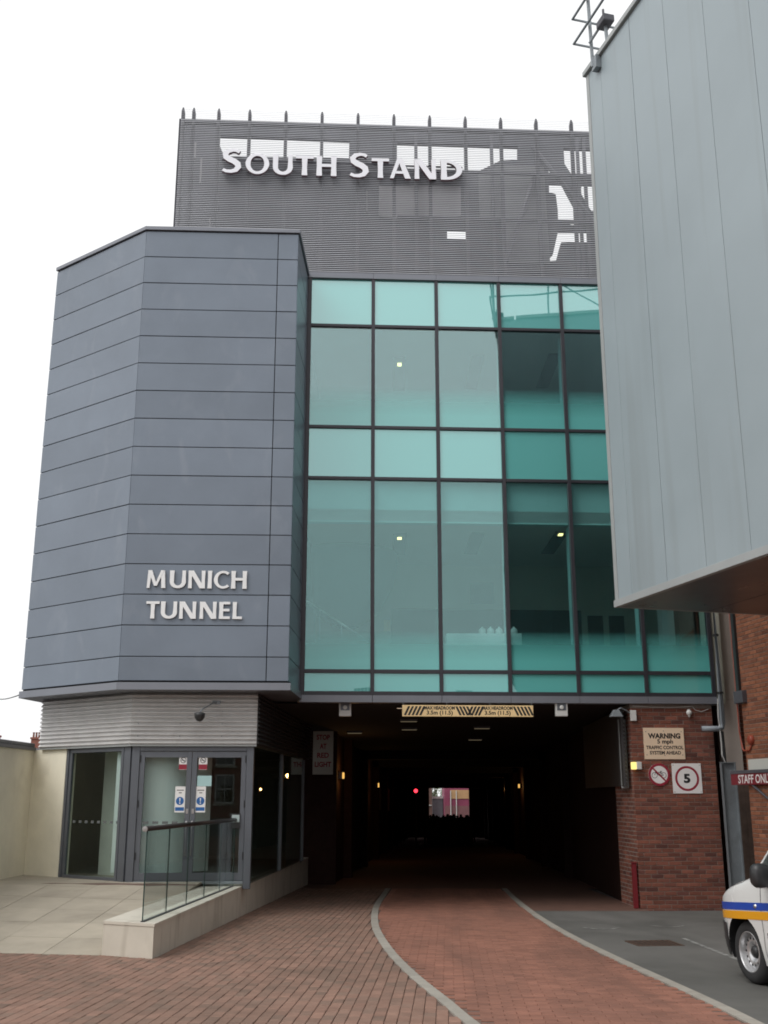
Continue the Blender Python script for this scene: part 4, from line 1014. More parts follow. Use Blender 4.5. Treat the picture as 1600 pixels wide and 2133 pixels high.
fPL = frame(*(fF(PX0 + 0.012, -1.4, 0).xy), 93 - 180)     # left flank, facing the tunnel
fPL, LPL = frame2(fF(PX0 + 0.02, -1.4, 0).xy, fF(PX0 + 0.02, -0.06, 0).xy)
fl_ang = math.degrees(math.atan2((fF(0, -0.06, 0) - fF(0, -1.4, 0)).y, (fF(0, -0.06, 0) - fF(0, -1.4, 0)).x))
brickwork(pier, fPL, fl_ang, 0, LPL, -0.44, 3.30, -0.02, m_brick, 0, LPL / 6)
YS = -0.036
# WARNING board
ws = thing('warning_sign', 'cream board reading WARNING 5 mph TRAFFIC CONTROL SYSTEM AHEAD on brick', 'sign', fF(6.86, YS, 2.28))
a, b, z0, z1 = 6.47, 7.245, 2.285, 2.865
box('board', fF, a, b, YS, YS + 0.012, z0, z1, m_cream, ws, 0.002)
yt = YS + 0.0135
for tx, f0, f1, za, zb, wt in (('WARNING', 0.11, 0.91, 0.655, 0.83, 0.045), ('5 mph', 0.33, 0.72, 0.455, 0.635, 0.03), ('TRAFFIC CONTROL', 0.05, 0.97, 0.315, 0.43, 0.03), ('SYSTEM AHEAD', 0.13, 0.90, 0.15, 0.265, 0.03)):
    text_mb(tx, fF, a + f0 * (b - a), a + f1 * (b - a), z0 + za * (z1 - z0), z0 + zb * (z1 - z0), 0, yt, wt).build('text', m_black, ws)
for fx_, fz_ in ((0.06, 0.88), (0.5, 0.9), (0.94, 0.88), (0.06, 0.14), (0.5, 0.12), (0.94, 0.14)):
    MB().lathe(fF(a + fx_ * (b - a), YS + 0.012, z0 + fz_ * (z1 - z0)), fF(0, 1, 0) - fF(0, 0, 0), [(0, 0.004), (0.008, 0.003), (0.009, 0)], 8).build('screw', m_steel_dark, ws)
# no cycling
cs = thing('no_cycling_sign', 'round red ringed no cycling sign with slashed bicycle', 'sign', fF(6.725, YS, 1.79))
cx, cz = 6.725, 2.005
MB().prism(disc_poly(cx, cz, 0.205), fF, YS, YS + 0.010).build('disc', m_signw, cs)
ring_mb(fF, cx, cz, 0.160, 0.205, YS + 0.0115).build('red_ring', m_signred, cs)
yb_ = YS + 0.0118
bk = MB()
for dx in (-0.088, 0.082):
    n = 28; vs = [fF(cx + dx + r * math.cos(2 * math.pi * k / n), yb_, cz - 0.012 + r * math.sin(2 * math.pi * k / n)) for r in (0.045, 0.053) for k in range(n)]
    bk.add(vs, [(k, (k + 1) % n, n + (k + 1) % n, n + k) for k in range(n)])
def bline(x0_, z0_, x1_, z1_, w_, y_, k=[0]):
    k[0] += 1; dx, dz = x1_ - x0_, z1_ - z0_; l = math.hypot(dx, dz); nx, nz = -dz / l * w_ / 2, dx / l * w_ / 2; y_ += 0.00004 * (k[0] % 12)
    bk.add([fF(cx + x0_ + nx, y_, cz + z0_ + nz), fF(cx + x1_ + nx, y_, cz + z1_ + nz), fF(cx + x1_ - nx, y_, cz + z1_ - nz), fF(cx + x0_ - nx, y_, cz + z0_ - nz)], [(0, 1, 2, 3)])
for l_ in ((-0.088, -0.012, -0.062, 0.062), (-0.068, 0.040, 0.035, 0.042), (-0.066, 0.036, 0.0, -0.02), (0.0, -0.02, 0.038, 0.058), (0.0, -0.02, 0.082, -0.012), (0.034, 0.042, 0.082, -0.012), (0.018, 0.062, 0.058, 0.062), (-0.085, 0.066, -0.045, 0.066)):
    bline(*l_, 0.009, yb_ + 0.0002)
bk.build('bicycle', m_black, cs, recalc=False)
MB().prism([(cx - 0.125, cz + 0.105), (cx - 0.105, cz + 0.125), (cx + 0.125, cz - 0.105), (cx + 0.105, cz - 0.125)], fF, YS + 0.0128, YS + 0.0140).build('slash', m_signred, cs)
# 5 mph roundel
fs5 = thing('speed_limit_sign', 'white square board with red ringed number 5 on the brick pier', 'sign', fF(7.25, YS, 1.66))
box('board', fF, 6.972, 7.528, YS, YS + 0.010, 1.664, 2.21, m_signw, fs5, 0.002)
ring_mb(fF, 7.25, 1.935, 0.187, 0.228, YS + 0.0115).build('red_ring', m_signred, fs5)
text_mb('5', fF, 7.185, 7.31, 1.85, 2.02, 0, YS + 0.0115, 0.05).build('numeral', m_black, fs5)
for fx_, fz_ in ((7.0, 2.18), (7.5, 2.18), (7.0, 1.69), (7.5, 1.69)):
    MB().lathe(fF(fx_, YS + 0.01, fz_), fF(0, 1, 0) - fF(0, 0, 0), [(0, 0.004), (0.008, 0.003), (0.009, 0)], 8).build('screw', m_galv, fs5)
# lamp, floodlight, camera, conduit, red post
t = thing('pier_lamp', 'small bulkhead lamp with lit yellow lens on the pier corner', 'lamp', fF(6.24, 0.0, 2.1))
box('body', fF, 6.275, 6.375, -0.036, 0.09, 2.095, 2.235, m_white, t, 0.012); box('lens', fF, 6.195, 6.274, -0.034, 0.085, 2.098, 2.232, m_lamp_y, t, 0.012)
t = thing('arm_floodlight', 'dull floodlight on short arm at top left of the brick pier', 'floodlight', fF(5.97, 0.0, 3.08))
mb = MB().hexa([fF(5.83, -0.05, 3.06), fF(6.06, -0.05, 3.06), fF(6.06, 0.14, 3.06), fF(5.83, 0.14, 3.06), fF(5.90, -0.02, 3.19), fF(6.0, -0.02, 3.19), fF(6.0, 0.10, 3.19), fF(5.90, 0.10, 3.19)])
mb.build('hood', m_galv, t, bevel=0.006)
MB().tube([fF(5.98, 0.04, 3.19), fF(6.05, 0.04, 3.23), fF(6.16, 0.02, 3.18), fF(6.25, -0.03, 3.13)], 0.013, 8).build('arm', m_galv, t)
box('junction_box', fF, 6.235, 6.345, -0.036, 0.03, 2.99, 3.19, m_white, t, 0.006)
t = thing('pier_camera', 'small white dome camera high on the brick pier', 'camera', fF(7.36, 0.0, 3.05))
MB().lathe(fF(7.36, 0.03, 3.13), (0, 0, 1), [(0.0, -0.075), (0.022, -0.06), (0.026, -0.03), (0.05, -0.01), (0.055, 0.03), (0.035, 0.055), (0, 0.06)], 16).build('dome', m_white, t, smooth=True)
box('bracket', fF, 7.34, 7.38, -0.036, 0.03, 3.185, 3.21, m_white, t)
cbp = [fF(6.3 + 1.15 * k / 10, -0.03, 3.275 - 0.03 * math.sin(k / 10 * 3.0)) for k in range(11)] + [fF(7.5, -0.02, 3.2), fF(7.62, -0.02, 3.17), fF(7.75, -0.02, 3.22)]
o = MB().tube(cbp, 0.007, 6).build('pier_cable', m_white); tag(o, 'thin pale cable sagging along the top of the brick pier', 'cable')
t = thing('red_post', 'short dark red guard post at the inner corner of the pier', 'post', fF(6.17, -0.1, -0.37))
box('shaft', fF, 6.13, 6.21, -0.16, -0.08, -0.36, 0.42, m_redpost, t, 0.006); box('cap', fF, 6.12, 6.22, -0.17, -0.07, 0.421, 0.44, m_redpost, t, 0.004)
# downpipe beside the glazing
t = thing('downpipe', 'grey round downpipe at the right edge of the glass wall', 'pipe', fF(8.02, 0.05, 2.8))
MB().tube([fF(7.965, 0.10, 9), fF(7.965, 0.10, 2.95), fF(7.945, 0.10, 2.87), fF(7.86, 0.10, 2.845), fF(7.56, 0.10, 2.845)], 0.052, 14).build('pipe', m_pvc, t, smooth=True)
for z in (3.5, 4.6, 5.8, 7.0): MB().lathe(fF(7.965, 0.10, z), (0, 0, 1), [(0.053, 0), (0.062, 0), (0.062, 0.035), (0.053, 0.035)], 14).build('clip', m_black, t)
MB().tube([fF(7.955, 0.05, 2.80), fF(7.965, 0.05, 2.2)], 0.035, 10).build('lower_pipe', m_blackpl, t)
MB().tube([fF(7.90, 0.12, 3.4), fF(7.88, 0.13, 3.1), fF(7.90, 0.13, 2.6), fF(7.90, 0.12, 2.35), fF(7.96, 0.1, 2.22)], 0.011, 6).build('white_cable', m_white, t)
# beige pilaster and the strip of wall behind it
fP = frame(6.50, 20.93, 3)
o = thing('beige_pilaster', 'tall beige panelled pilaster between the glass wall and the brick building', 'pilaster', fP(0.16, -0.1, -0.4))
for z0, z1 in ((-0.4, 1.4), (1.405, 3.42), (3.425, 5.45), (5.455, 9.5)): box('panel', fP, 0.0, 0.345, -0.3, 0, z0, z1, m_beige, o, 0.003)
o = thing('recessed_brick_wall', 'narrow strip of brown brick wall in the gap behind the pilaster', 'wall', fP(1, -0.3, -0.4))
box('mortar_core', fP, 0.346, 2.2, -0.5, -0.12, -0.4, 9, m_mortar, o); box('infill', fP, -0.6, 0.345, -0.6, -0.31, -0.4, 9, m_dbrick, o); brickwork(o, fP, 3, 0.346, 1.254, -0.4, 5.4, -0.14, m_brick, 160, 0.227, lambda b: b[1])

# ================================================================== BRICK BUILDING ON THE RIGHT
fR = frame(6.5, 19.7, -79.9)
rbld = thing('brick_building', 'orange brick side building at the right edge', 'building', fR(3, -2, -0.4))
box('mortar_core', fR, 0.012, 9.0, -5.0, 0.0, -0.5, 9.5, m_mortar, rbld)
brickwork(rbld, fR, -79.9, 0.0, 2.043, -0.44, 5.0, -0.022, m_brick_o, 300, 0.227, lambda b: b[0] if b[0] > 0 else 0)
brickwork(rbld, fR, -79.9, 2.043, 8.853, -0.44, 5.0, -0.022, m_brick_o, 0, 0.227)
box('window_strip', fR, -0.06, 0.05, -0.02, 0.06, 3.45, 9.0, m_blackpl, rbld); box('hopper', fR, -0.10, 0.22, 0.0, 0.10, 3.24, 3.46, m_steel_dark, rbld, 0.008)
o = box('white_board', fR, 0.10, 1.6, 0.012, 0.03, 2.05, 2.245, m_offwhite); tag(o, 'blank off white board on the orange brick wall above STAFF ONLY', 'board')
t = thing('alarm_bell', 'orange red alarm bell with conduit on the orange brick wall', 'alarm', fR(0.2, 0.05, 2.4))
MB().lathe(fR(0.27, 0.012, 2.58), fR(0, 1, 0) - fR(0, 0, 0), [(0.085, 0), (0.085, 0.04), (0.06, 0.065), (0, 0.07)], 20).build('bell', m_orange, t, smooth=True)
MB().tube([fR(-0.13, 0.02, 9), fR(-0.13, 0.02, 2.75), fR(-0.05, 0.03, 2.44), fR(0.0, 0.03, 2.40), fR(0.2, 0.03, 2.40), fR(0.27, 0.03, 2.5)], 0.016, 8).build('conduit', m_orange, t, smooth=True)
# staff gate
t = thing('steel_post', 'grey galvanised channel post beside the brick pier', 'post', (6.38, 20.45, gz(20.4)))
mb = MB()
mb.fbox(WF, 6.24, 6.52, 20.44, 20.452, gz(20.4) - 0.05, 2.21); mb.fbox(WF, 6.24, 6.262, 20.385, 20.44, gz(20.4) - 0.05, 2.209); mb.fbox(WF, 6.498, 6.52, 20.385, 20.44, gz(20.4) - 0.05, 2.209)
mb.build('channel', m_galv, t); box('cap_plate', WF, 6.235, 6.525, 20.38, 20.455, 2.211, 2.225, m_galv, t)
gt = thing('brown_gate', 'scuffed dark brown gate leaf under the STAFF ONLY sign', 'gate', (6.85, 20.75, -0.36))
for k in range(5): box('board', fP, 0.02 + k * 0.13, 0.02 + k * 0.13 + 0.127, 0.11, 0.14, gz(20.6) + 0.03, 1.86, m_browngate, gt, 0.003)
box('rail', fP, 0.0, 0.68, 0.09, 0.109, 1.2, 1.3, m_browngate, gt); box('rail', fP, 0.0, 0.68, 0.09, 0.109, 0.1, 0.2, m_browngate, gt)
sf = thing('staff_only_sign', 'dark red STAFF ONLY sign under a grey header bar', 'sign', fR(0.4, 0.1, 1.8))
box('board', fR, -0.44, 1.35, 0.085, 0.10, 1.81, 2.0, m_maroon, sf, 0.002); box('header_bar', fR, -0.44, 1.6, 0.04, 0.11, 2.003, 2.062, m_steel_dark, sf, 0.004)
text_mb('STAFF ONLY', fR, -0.17, 1.0, 1.832, 1.982, 0, 0.1015, 0.015).build('text', m_signw, sf)
MB().tube([fR(0.25, 0.07, 1.81), fR(0.95, 0.03, 1.45)], 0.02, 6).build('brace', m_steel_dark, sf)

# ================================================================== OVERHANGING CLAD BOX
fX = frame(3.44, 15.70, -74.5)
bb = thing('overhanging_block', 'pale grey metal clad block overhanging on the right with brown underside', 'building', fX(6, -4, 4.32))
LBX, WBX = 14.2, 9.0
box('hull', fX, 0.02, LBX, -WBX, -0.03, 4.36, 13.44, m_joint, bb)
seams = [0.09, 0.5] + [1.49 + 0.972 * k for k in range(14)]
for a, b in zip(seams[:-1], seams[1:]):
    box('cladding_panel', fX, a + 0.005, b - 0.005, -0.035, rp.uniform(-0.0015, 0.0015), 4.425, 13.44, m_boxclad, bb, 0.003)
box('corner_trim', fX, -0.012, 0.087, -0.09, 0.004, 4.425, 13.44, m_boxtrim, bb, 0.003)
box('bottom_trim', fX, -0.03, LBX, -0.06, 0.022, 4.315, 4.42, m_boxtrim, bb, 0.004)
fX2, LX2 = frame2(fX(0.0, -WBX, 0).xy, fX(0.0, -0.09, 0).xy)     # hidden face turned to the glass wall
for k in range(9):
    box('cladding_panel', fX2, k * LX2 / 9 + 0.003, (k + 1) * LX2 / 9 - 0.003, -0.015, 0.012, 4.425, 13.44, m_boxclad, bb)
box('bottom_trim', fX2, 0, LX2 - 0.003, -0.03, 0.03, 4.316, 4.42, m_boxtrim, bb)
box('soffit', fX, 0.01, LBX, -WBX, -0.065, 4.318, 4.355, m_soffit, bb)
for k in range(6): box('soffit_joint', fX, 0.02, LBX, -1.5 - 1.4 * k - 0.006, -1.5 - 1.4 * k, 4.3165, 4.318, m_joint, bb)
box('coping', fX, -0.045, LBX, -0.4, 0.05, 13.45, 13.535, m_boxtrim, bb, 0.004); box('coping', fX2, 0, LX2 - 0.36, -0.3, 0.05, 13.45, 13.533, m_boxtrim, bb)
gr = thing('roof_guardrail', 'bare steel guardrail fixed along the roof edge of the clad block', 'railing', fX(2, 0.1, 13.4))
for z in (14.10, 14.60):
    MB().tube([fX(-0.06, -5, z), fX(-0.06, 0.17, z), fX(8, 0.17, z)], 0.024, 8).build('rail', m_galv, gr)
for y in (-1.3, -2.7, -4.1): MB().tube([fX(-0.02, y, 13.5), fX(-0.06, y, 14.75)], 0.022, 8).build('post', m_galv, gr)
MB().tube([fX(-0.06, -2.7, 13.55), fX(-0.06, -1.4, 14.5)], 0.018, 8).build('brace', m_galv, gr)
for x in (0.42, 2.9, 5.4):
    MB().tube([fX(x, 0.09, 13.30), fX(x, 0.12, 15.3)], 0.03, 8).build('post', m_galv, gr)
    box('base_plate', fX, x - 0.02, x + 0.13, 0.004, 0.10, 13.22, 13.46, m_galv, gr, 0.005)
cm = thing('rooftop_camera', 'small rooftop camera head beside the guardrail', 'camera', fX(0.7, 0.0, 13.53))
MB().tube([fX(0.75, -0.02, 13.53), fX(0.75, 0.0, 13.95)], 0.03, 8).build('stem', m_galv, cm)
box('head', fX, 0.62, 0.9, -0.10, 0.10, 13.86, 13.99, m_steel_dark, cm, 0.02); MB().tube([fX(0.8, 0.05, 13.98), fX(0.8, 0.05, 14.13)], 0.02, 8).build('aerial', m_steel_dark, cm)
MB().tube([fX(0.45, 0.15, 13.72), fX(0.66, 0.05, 13.9)], 0.022, 8).build('strut', m_galv, cm)

# ================================================================== VAN
HD = R(12)
fwd = Vector((-math.sin(HD), math.cos(HD))); lft = Vector((-math.cos(HD), -math.sin(HD)))
WC = Vector((3.66, 11.52)); VO = WC - 1.22 * fwd - 0.79 * lft
def vt(x, y, z):
    p = VO + x * fwd + y * lft
    return Vector((p.x, p.y, gz(p.y) + z))
def lerp(tab, x):
    if x <= tab[0][0]: return tab[0][1]
    for (a, va), (b, vb) in zip(tab[:-1], tab[1:]):
        if x <= b:
            t = (x - a) / (b - a); return va + (vb - va) * t
    return tab[-1][1]
ZT = [(-1.97, 1.35), (-1.93, 1.55), (-1.8, 1.72), (-1.2, 1.79), (-0.3, 1.79), (0.25, 1.73), (0.5, 1.62), (1.0, 1.08), (1.2, 1.015), (1.45, 0.955), (1.65, 0.885), (1.8, 0.815), (1.9, 0.755), (1.96, 0.68), (2.0, 0.60)]
WT = [(-1.97, 0.74), (-1.9, 0.80), (-1.7, 0.83), (-1.0, 0.845), (0.5, 0.85), (1.3, 0.845), (1.5, 0.825), (1.65, 0.785), (1.78, 0.72), (1.88, 0.63), (1.95, 0.53), (2.0, 0.40)]
def side_y(x, z):
    w = lerp(WT, x); y = w
    if z < 0.45: y -= 0.05 * ((0.45 - z) / 0.25) ** 2
    if z > 0.95: y -= (z - 0.95) * 0.21
    if 0.5 < z < 0.95: y += 0.012 * math.sin((z - 0.5) / 0.45 * math.pi)
    zt = lerp(ZT, x); hh = 0.10
    if z > zt - hh: q = min(1, (z - zt + hh) / hh); y *= 0.72 + 0.28 * math.sqrt(max(0, 1 - q * q))
    return y
m_vanw = M('van_white', (0.66, 0.67, 0.66), 0.25, 0, 0.02, 2, coat=0.4)
m_vblue = M('van_blue', (0.015, 0.06, 0.36), 0.3, 0, 0.03); m_vyel = M('van_yellow', (0.72, 0.33, 0.012), 0.3, 0, 0.03)
m_tyre = M('tyre', (0.022, 0.022, 0.023), 0.8, 0, 0.15, 20, 0.2, 80); m_rim = M('wheel_silver', (0.55, 0.55, 0.56), 0.3, 0.7, 0.06, 8)
m_vglass = glass('van_glass', (0.25, 0.28, 0.28), 0.06)
van = thing('small_van', 'white van with blue and yellow side stripes parked at the right edge', 'van', vt(0, 0, 0))
XSt = [-1.97, -1.95, -1.93, -1.88, -1.8, -1.7] + [-1.5 + 0.15 * k for k in range(14)] + [0.5, 0.6, 0.7, 0.8, 0.9, 1.0, 1.1, 1.2, 1.3, 1.4, 1.5, 1.58, 1.65, 1.72, 1.78, 1.84, 1.88, 1.92, 1.95, 1.975, 2.0]
XSt = sorted(set(round(x, 3) for x in XSt))
NZ = 18; V = []; F = []
for x in XSt:
    zb_, zt = 0.21, lerp(ZT, x)
    L_ = []
    for k in range(NZ + 1):
        t = k / NZ; z = zb_ + (zt - zb_) * (t if t < 0.6 else t) ; z = zb_ + (zt - zb_) * (1 - (1 - t) ** 1.35)
        L_.append((side_y(x, z), z))
    ring = [(y, z) for y, z in L_] + [(L_[-1][0] * f_, zt + 0.012 * (1 - f_ * f_)) for f_ in (0.6, 0.2, -0.2, -0.6)] + [(-y, z) for y, z in reversed(L_)]
    V += [(x, y, z) for y, z in ring]
nr = 2 * (NZ + 1) + 4
for i in range(len(XSt) - 1):
    for k in range(nr): F.append((i * nr + k, i * nr + (k + 1) % nr, (i + 1) * nr + (k + 1) % nr, (i + 1) * nr + k))
F.append(tuple(range(nr))); F.append(tuple((len(XSt) - 1) * nr + k for k in range(nr)))
me = bpy.data.meshes.new('body'); me.from_pydata(V, [], F); me.materials.append(m_vanw); me.materials.append(m_black)
bm = bmesh.new(); bm.from_mesh(me); bmesh.ops.recalc_face_normals(bm, faces=bm.faces); bm.to_mesh(me); bm.free()
bo = bpy.data.objects.new('body', me); C.objects.link(bo); cut = []
for xw in (1.22, -1.30):
    for s_ in (1, -1):
        c_ = MB().lathe((xw, 0.50 * s_, 0.30), (0, s_, 0), [(0.0, 0.0), (0.352, 0.0), (0.352, 0.6), (0.0, 0.6)], 40)
        cm_ = bpy.data.meshes.new('cut'); cm_.from_pydata([tuple(v) for v in c_.v], [], c_.f); cm_.materials.append(m_vanw); cm_.materials.append(m_black)
        bm = bmesh.new(); bm.from_mesh(cm_); bmesh.ops.remove_doubles(bm, verts=bm.verts, dist=1e-5); bmesh.ops.recalc_face_normals(bm, faces=bm.faces); bm.to_mesh(cm_); bm.free()
        for p in cm_.polygons: p.material_index = 1
        co = bpy.data.objects.new('cut', cm_); C.objects.link(co); cut.append(co)
        bl = bo.modifiers.new('arch', 'BOOLEAN'); bl.object = co; bl.operation = 'DIFFERENCE'; bl.solver = 'EXACT'
dg = bpy.context.evaluated_depsgraph_get(); dg.update()
me2 = bpy.data.meshes.new_from_object(bo.evaluated_get(dg))
bpy.data.objects.remove(bo)
for c_ in cut: bpy.data.objects.remove(c_)
vo = vt(0, 0, 0)
for v in me2.vertices: v.co = vt(*v.co) - vo
for p in me2.polygons: p.use_smooth = (p.material_index == 0 and len(p.vertices) < 40)
bo = bpy.data.objects.new('body', me2); C.objects.link(bo); attach(bo, vo, van)
es = bo.modifiers.new('split', 'EDGE_SPLIT'); es.split_angle = R(35)
def skinstrip(name, mat, xa, xb, zf0, zf1, off, parent, n=24, nz=4, sides=(1, -1)):
    for s_ in sides:
        mb = MB(); P = []
        for i in range(n + 1):
            x = xa + (xb - xa) * i / n
            for k in range(nz + 1):
                z = zf0(x) + (zf1(x) - zf0(x)) * k / nz
                P.append(vt(x + (0.004 if x > 1.6 else 0), s_ * (side_y(x, z) + off), z))
        mb.add(P, [(i * (nz + 1) + k, i * (nz + 1) + k + 1, (i + 1) * (nz + 1) + k + 1, (i + 1) * (nz + 1) + k) for i in range(n) for k in range(nz)])
        o = mb.build(name, mat, parent, smooth=True)
bz = lambda x: 0.80 - 0.055 * (x - 0.7)      # belt line of the stripes, rising to the rear
skinstrip('blue_stripe', m_vblue, -1.85, 1.93, lambda x: bz(x) - 0.072, bz, 0.005, van, 60)
skinstrip('yellow_stripe', m_vyel, -1.85, 1.955, lambda x: bz(x) - 0.158, lambda x: bz(x) - 0.082, 0.005, van, 60)
# the yellow stripe stops at the arch lip
skinstrip('bumper', m_blackpl, 1.56, 1.995, lambda x: 0.23, lambda x: 0.555 - 0.02 * (x - 1.5), 0.014, van, 16)
skinstrip('bumper', m_blackpl, -1.95, -1.66, lambda x: 0.23, lambda x: 0.55, 0.012, van, 8)
skinstrip('rubbing_strip', m_blackpl, -0.85, 0.72, lambda x: 0.47, lambda x: 0.525, 0.012, van, 10, 2)
skinstrip('side_window', m_vglass, -0.25, 0.92, lambda x: 0.99 + 0.0 * x, lambda x: min(1.56, lerp(ZT, x) - 0.14) if x < 0.92 else 1.0, 0.006, van, 20)
skinstrip('door_seam', m_joint, 0.795, 0.802, lambda x: 0.28, lambda x: 0.97, 0.004, van, 1, 10); skinstrip('door_seam', m_joint, -0.30, -0.293, lambda x: 0.28, lambda x: 1.6, 0.004, van, 1, 12)
skinstrip('bonnet_seam', m_joint, 1.02, 1.88, lambda x: lerp(ZT, x) - 0.052, lambda x: lerp(ZT, x) - 0.046, 0.003, van, 14, 1)
skinstrip('sill', m_vanw, -0.9, 0.78, lambda x: 0.215, lambda x: 0.29, 0.016, van, 8, 2)
skinstrip('mirror_base', m_blackpl, 0.45, 0.88, lambda x: 0.945, lambda x: 0.98 + 0.10 * max(0, (0.88 - x) / 0.38), 0.012, van, 6, 2)
mb = MB(); P = []
for i in range(9):
    x = 0.52 + (1.0 - 0.52) * i / 8
    for k in range(9):
        f_ = -0.92 + 1.84 * k / 8; P.append(vt(x + 0.004, f_ * side_y(x, lerp(ZT, x)), lerp(ZT, x) + 0.012 * (1 - f_ * f_) + 0.007))
mb.add(P, [(i * 9 + k, i * 9 + k + 1, (i + 1) * 9 + k + 1, (i + 1) * 9 + k) for i in range(8) for k in range(8)]); mb.build('windscreen', m_vglass, van, smooth=True)
for s_ in (1, -1):
    mm_ = MB()
    rings = [(-0.07, 0.055, 0.075), (-0.05, 0.085, 0.105), (0.0, 0.092, 0.115), (0.05, 0.08, 0.10), (0.075, 0.05, 0.07)]
    P = []
    for dx, ry, rz in rings:
        for k in range(16):
            a = 2 * math.pi * k / 16; ca_, sa_ = math.cos(a), math.sin(a)
            P.append(vt(0.56 + dx, s_ * (0.985 + ry * math.copysign(abs(ca_) ** 0.6, ca_)), 1.06 + rz * math.copysign(abs(sa_) ** 0.6, sa_)))
    mm_.add(P, [(i * 16 + k, i * 16 + (k + 1) % 16, (i + 1) * 16 + (k + 1) % 16, (i + 1) * 16 + k) for i in range(4) for k in range(16)] + [tuple(range(16)), tuple(64 + k for k in range(16))])
    o = mm_.build('door_mirror', m_blackpl, van, smooth=True)
    MB().tube([vt(0.62, s_ * 0.83, 0.98), vt(0.58, s_ * 0.92, 1.01)], 0.03, 8).build('mirror_arm', m_blackpl, o)
    MB().lathe(vt(0.90, s_ * (side_y(0.90, 0.755) + 0.004), 0.755), vt(0, s_, 0) - vt(0, 0, 0), [(0, 0.014), (0.018, 0.011), (0.024, 0)], 12).build('side_indicator', m_chrome, van, smooth=True)
    MB().lathe(vt(1.86, s_ * 0.56, 0.66), vt(1, 0.3 * s_, 0.1) - vt(0, 0, 0), [(0, 0.06), (0.08, 0.04), (0.11, 0)], 16).build('headlight', m_chrome, van, smooth=True)
    for xw in (1.22, -1.30):
        c0 = vt(xw, s_ * 0.60, 0.30); ax = vt(0, s_, 0) - vt(0, 0, 0); ax.z = 0
        wh = MB().lathe(c0, ax, [(0.19, 0.0), (0.27, 0.0), (0.297, 0.03), (0.30, 0.09), (0.297, 0.15), (0.27, 0.185), (0.225, 0.192), (0.192, 0.182)], 44).build('wheel', m_tyre, van, smooth=True)
        MB().lathe(c0, ax, [(0.196, 0.181), (0.188, 0.188), (0.182, 0.178), (0.172, 0.12), (0.168, 0.105), (0.15, 0.125), (0.135, 0.138), (0.105, 0.142), (0.085, 0.13), (0.06, 0.105), (0.0, 0.10)], 40).build('rim', m_rim, wh, smooth=True)
        ex = vt(1, 0, 0) - vt(0, 0, 0)
        for k in range(14):
            a = 2 * math.pi * k / 14; pc = c0 + ax * 0.1415 + (math.cos(a) * ex + math.sin(a) * Vector((0, 0, 1))) * 0.128
            MB().lathe(pc, ax, [(0, 0.003), (0.013, 0.002)], 10).build('rim_hole', m_black, wh)
        MB().lathe(c0, ax, [(0.062, 0.10), (0.058, 0.13), (0.04, 0.145), (0.0, 0.148)], 14).build('hub_cap', m_blackpl, wh, smooth=True)
        MB().lathe(c0, ax, [(0.0, -0.1), (0.34, -0.1), (0.34, 0.02), (0.0, 0.02)], 24).build('arch_liner', m_black, wh)

# ================================================================== FAR END OF THE TUNNEL
ez = gz(98)
sh = thing('shop_front', 'pink and yellow fronted unit beyond the far end of the tunnel', 'building', (6.2, 98.5, ez))
box('wall', WF, 5.35, 8.6, 98.0, 102, ez, 5.0, M('magenta_board', (0.25, 0.05, 0.10), 0.6, 0, 0.1), sh)
box('upper_panel', WF, 5.9, 7.6, 97.95, 97.99, 1.45, 2.2, M('peach_board', (0.50, 0.30, 0.15), 0.6, 0, 0.1), sh)
box('lower_panel', WF, 5.36, 7.6, 97.955, 97.99, -0.6, 0.85, M('rose_board', (0.20, 0.09, 0.095), 0.6, 0, 0.1), sh)
for X in (5.85, 6.35): box('white_bar', WF, X, X + 0.07, 97.85, 97.94, ez, 2.15, m_white, sh)
bw = thing('far_brick_wall', 'dull pink brick wall seen small through the far tunnel end', 'wall', (4.2, 99, ez))
box('mortar_core', WF, 2.4, 4.3, 99, 99.3, ez, 4.0, M('far_pink_brick', (0.13, 0.075, 0.062), 0.9, 0, 0.2, 5), bw); box('pale_ledge', WF, 3.2, 4.25, 98.9, 98.99, 0.85, 0.92, m_white, bw)
kk = thing('kiosk', 'grey kiosk with white roof edge outside the far tunnel end', 'kiosk', (4.8, 100, ez))
box('body', WF, 4.35, 5.3, 100, 101.5, ez, 1.45, m_galv, kk); box('roof_edge', WF, 4.3, 5.34, 99.9, 101.6, 1.46, 1.66, m_white, kk)
m_leaf = M('leaf_green', (0.075, 0.13, 0.03), 0.7, 0, 0.3, 6, pieces=0.35); m_bark = M('bark', (0.08, 0.06, 0.045), 0.9, 0, 0.3, 10)
tr = thing('street_tree', 'small green tree beyond the far end of the tunnel', 'tree', (4.9, 106, gz(106)))
MB().tube([(4.9, 106, gz(106)), (4.95, 106, 0.6), (4.85, 106.1, 1.7), (4.9, 106, 3.2)], [0.16, 0.13, 0.10, 0.03], 8).build('trunk', m_bark, tr)
for a in range(5):
    an = a * 1.26; MB().tube([(4.88, 106, 0.9 + 0.2 * a), (4.88 + 0.6 * math.cos(an), 106 + 0.6 * math.sin(an), 1.7 + 0.2 * a), (4.88 + 1.0 * math.cos(an), 106 + math.sin(an), 2.2 + 0.25 * a)], [0.05, 0.035, 0.015], 6).build('limb', m_bark, tr)
mb = MB(); rt = random.Random(4)
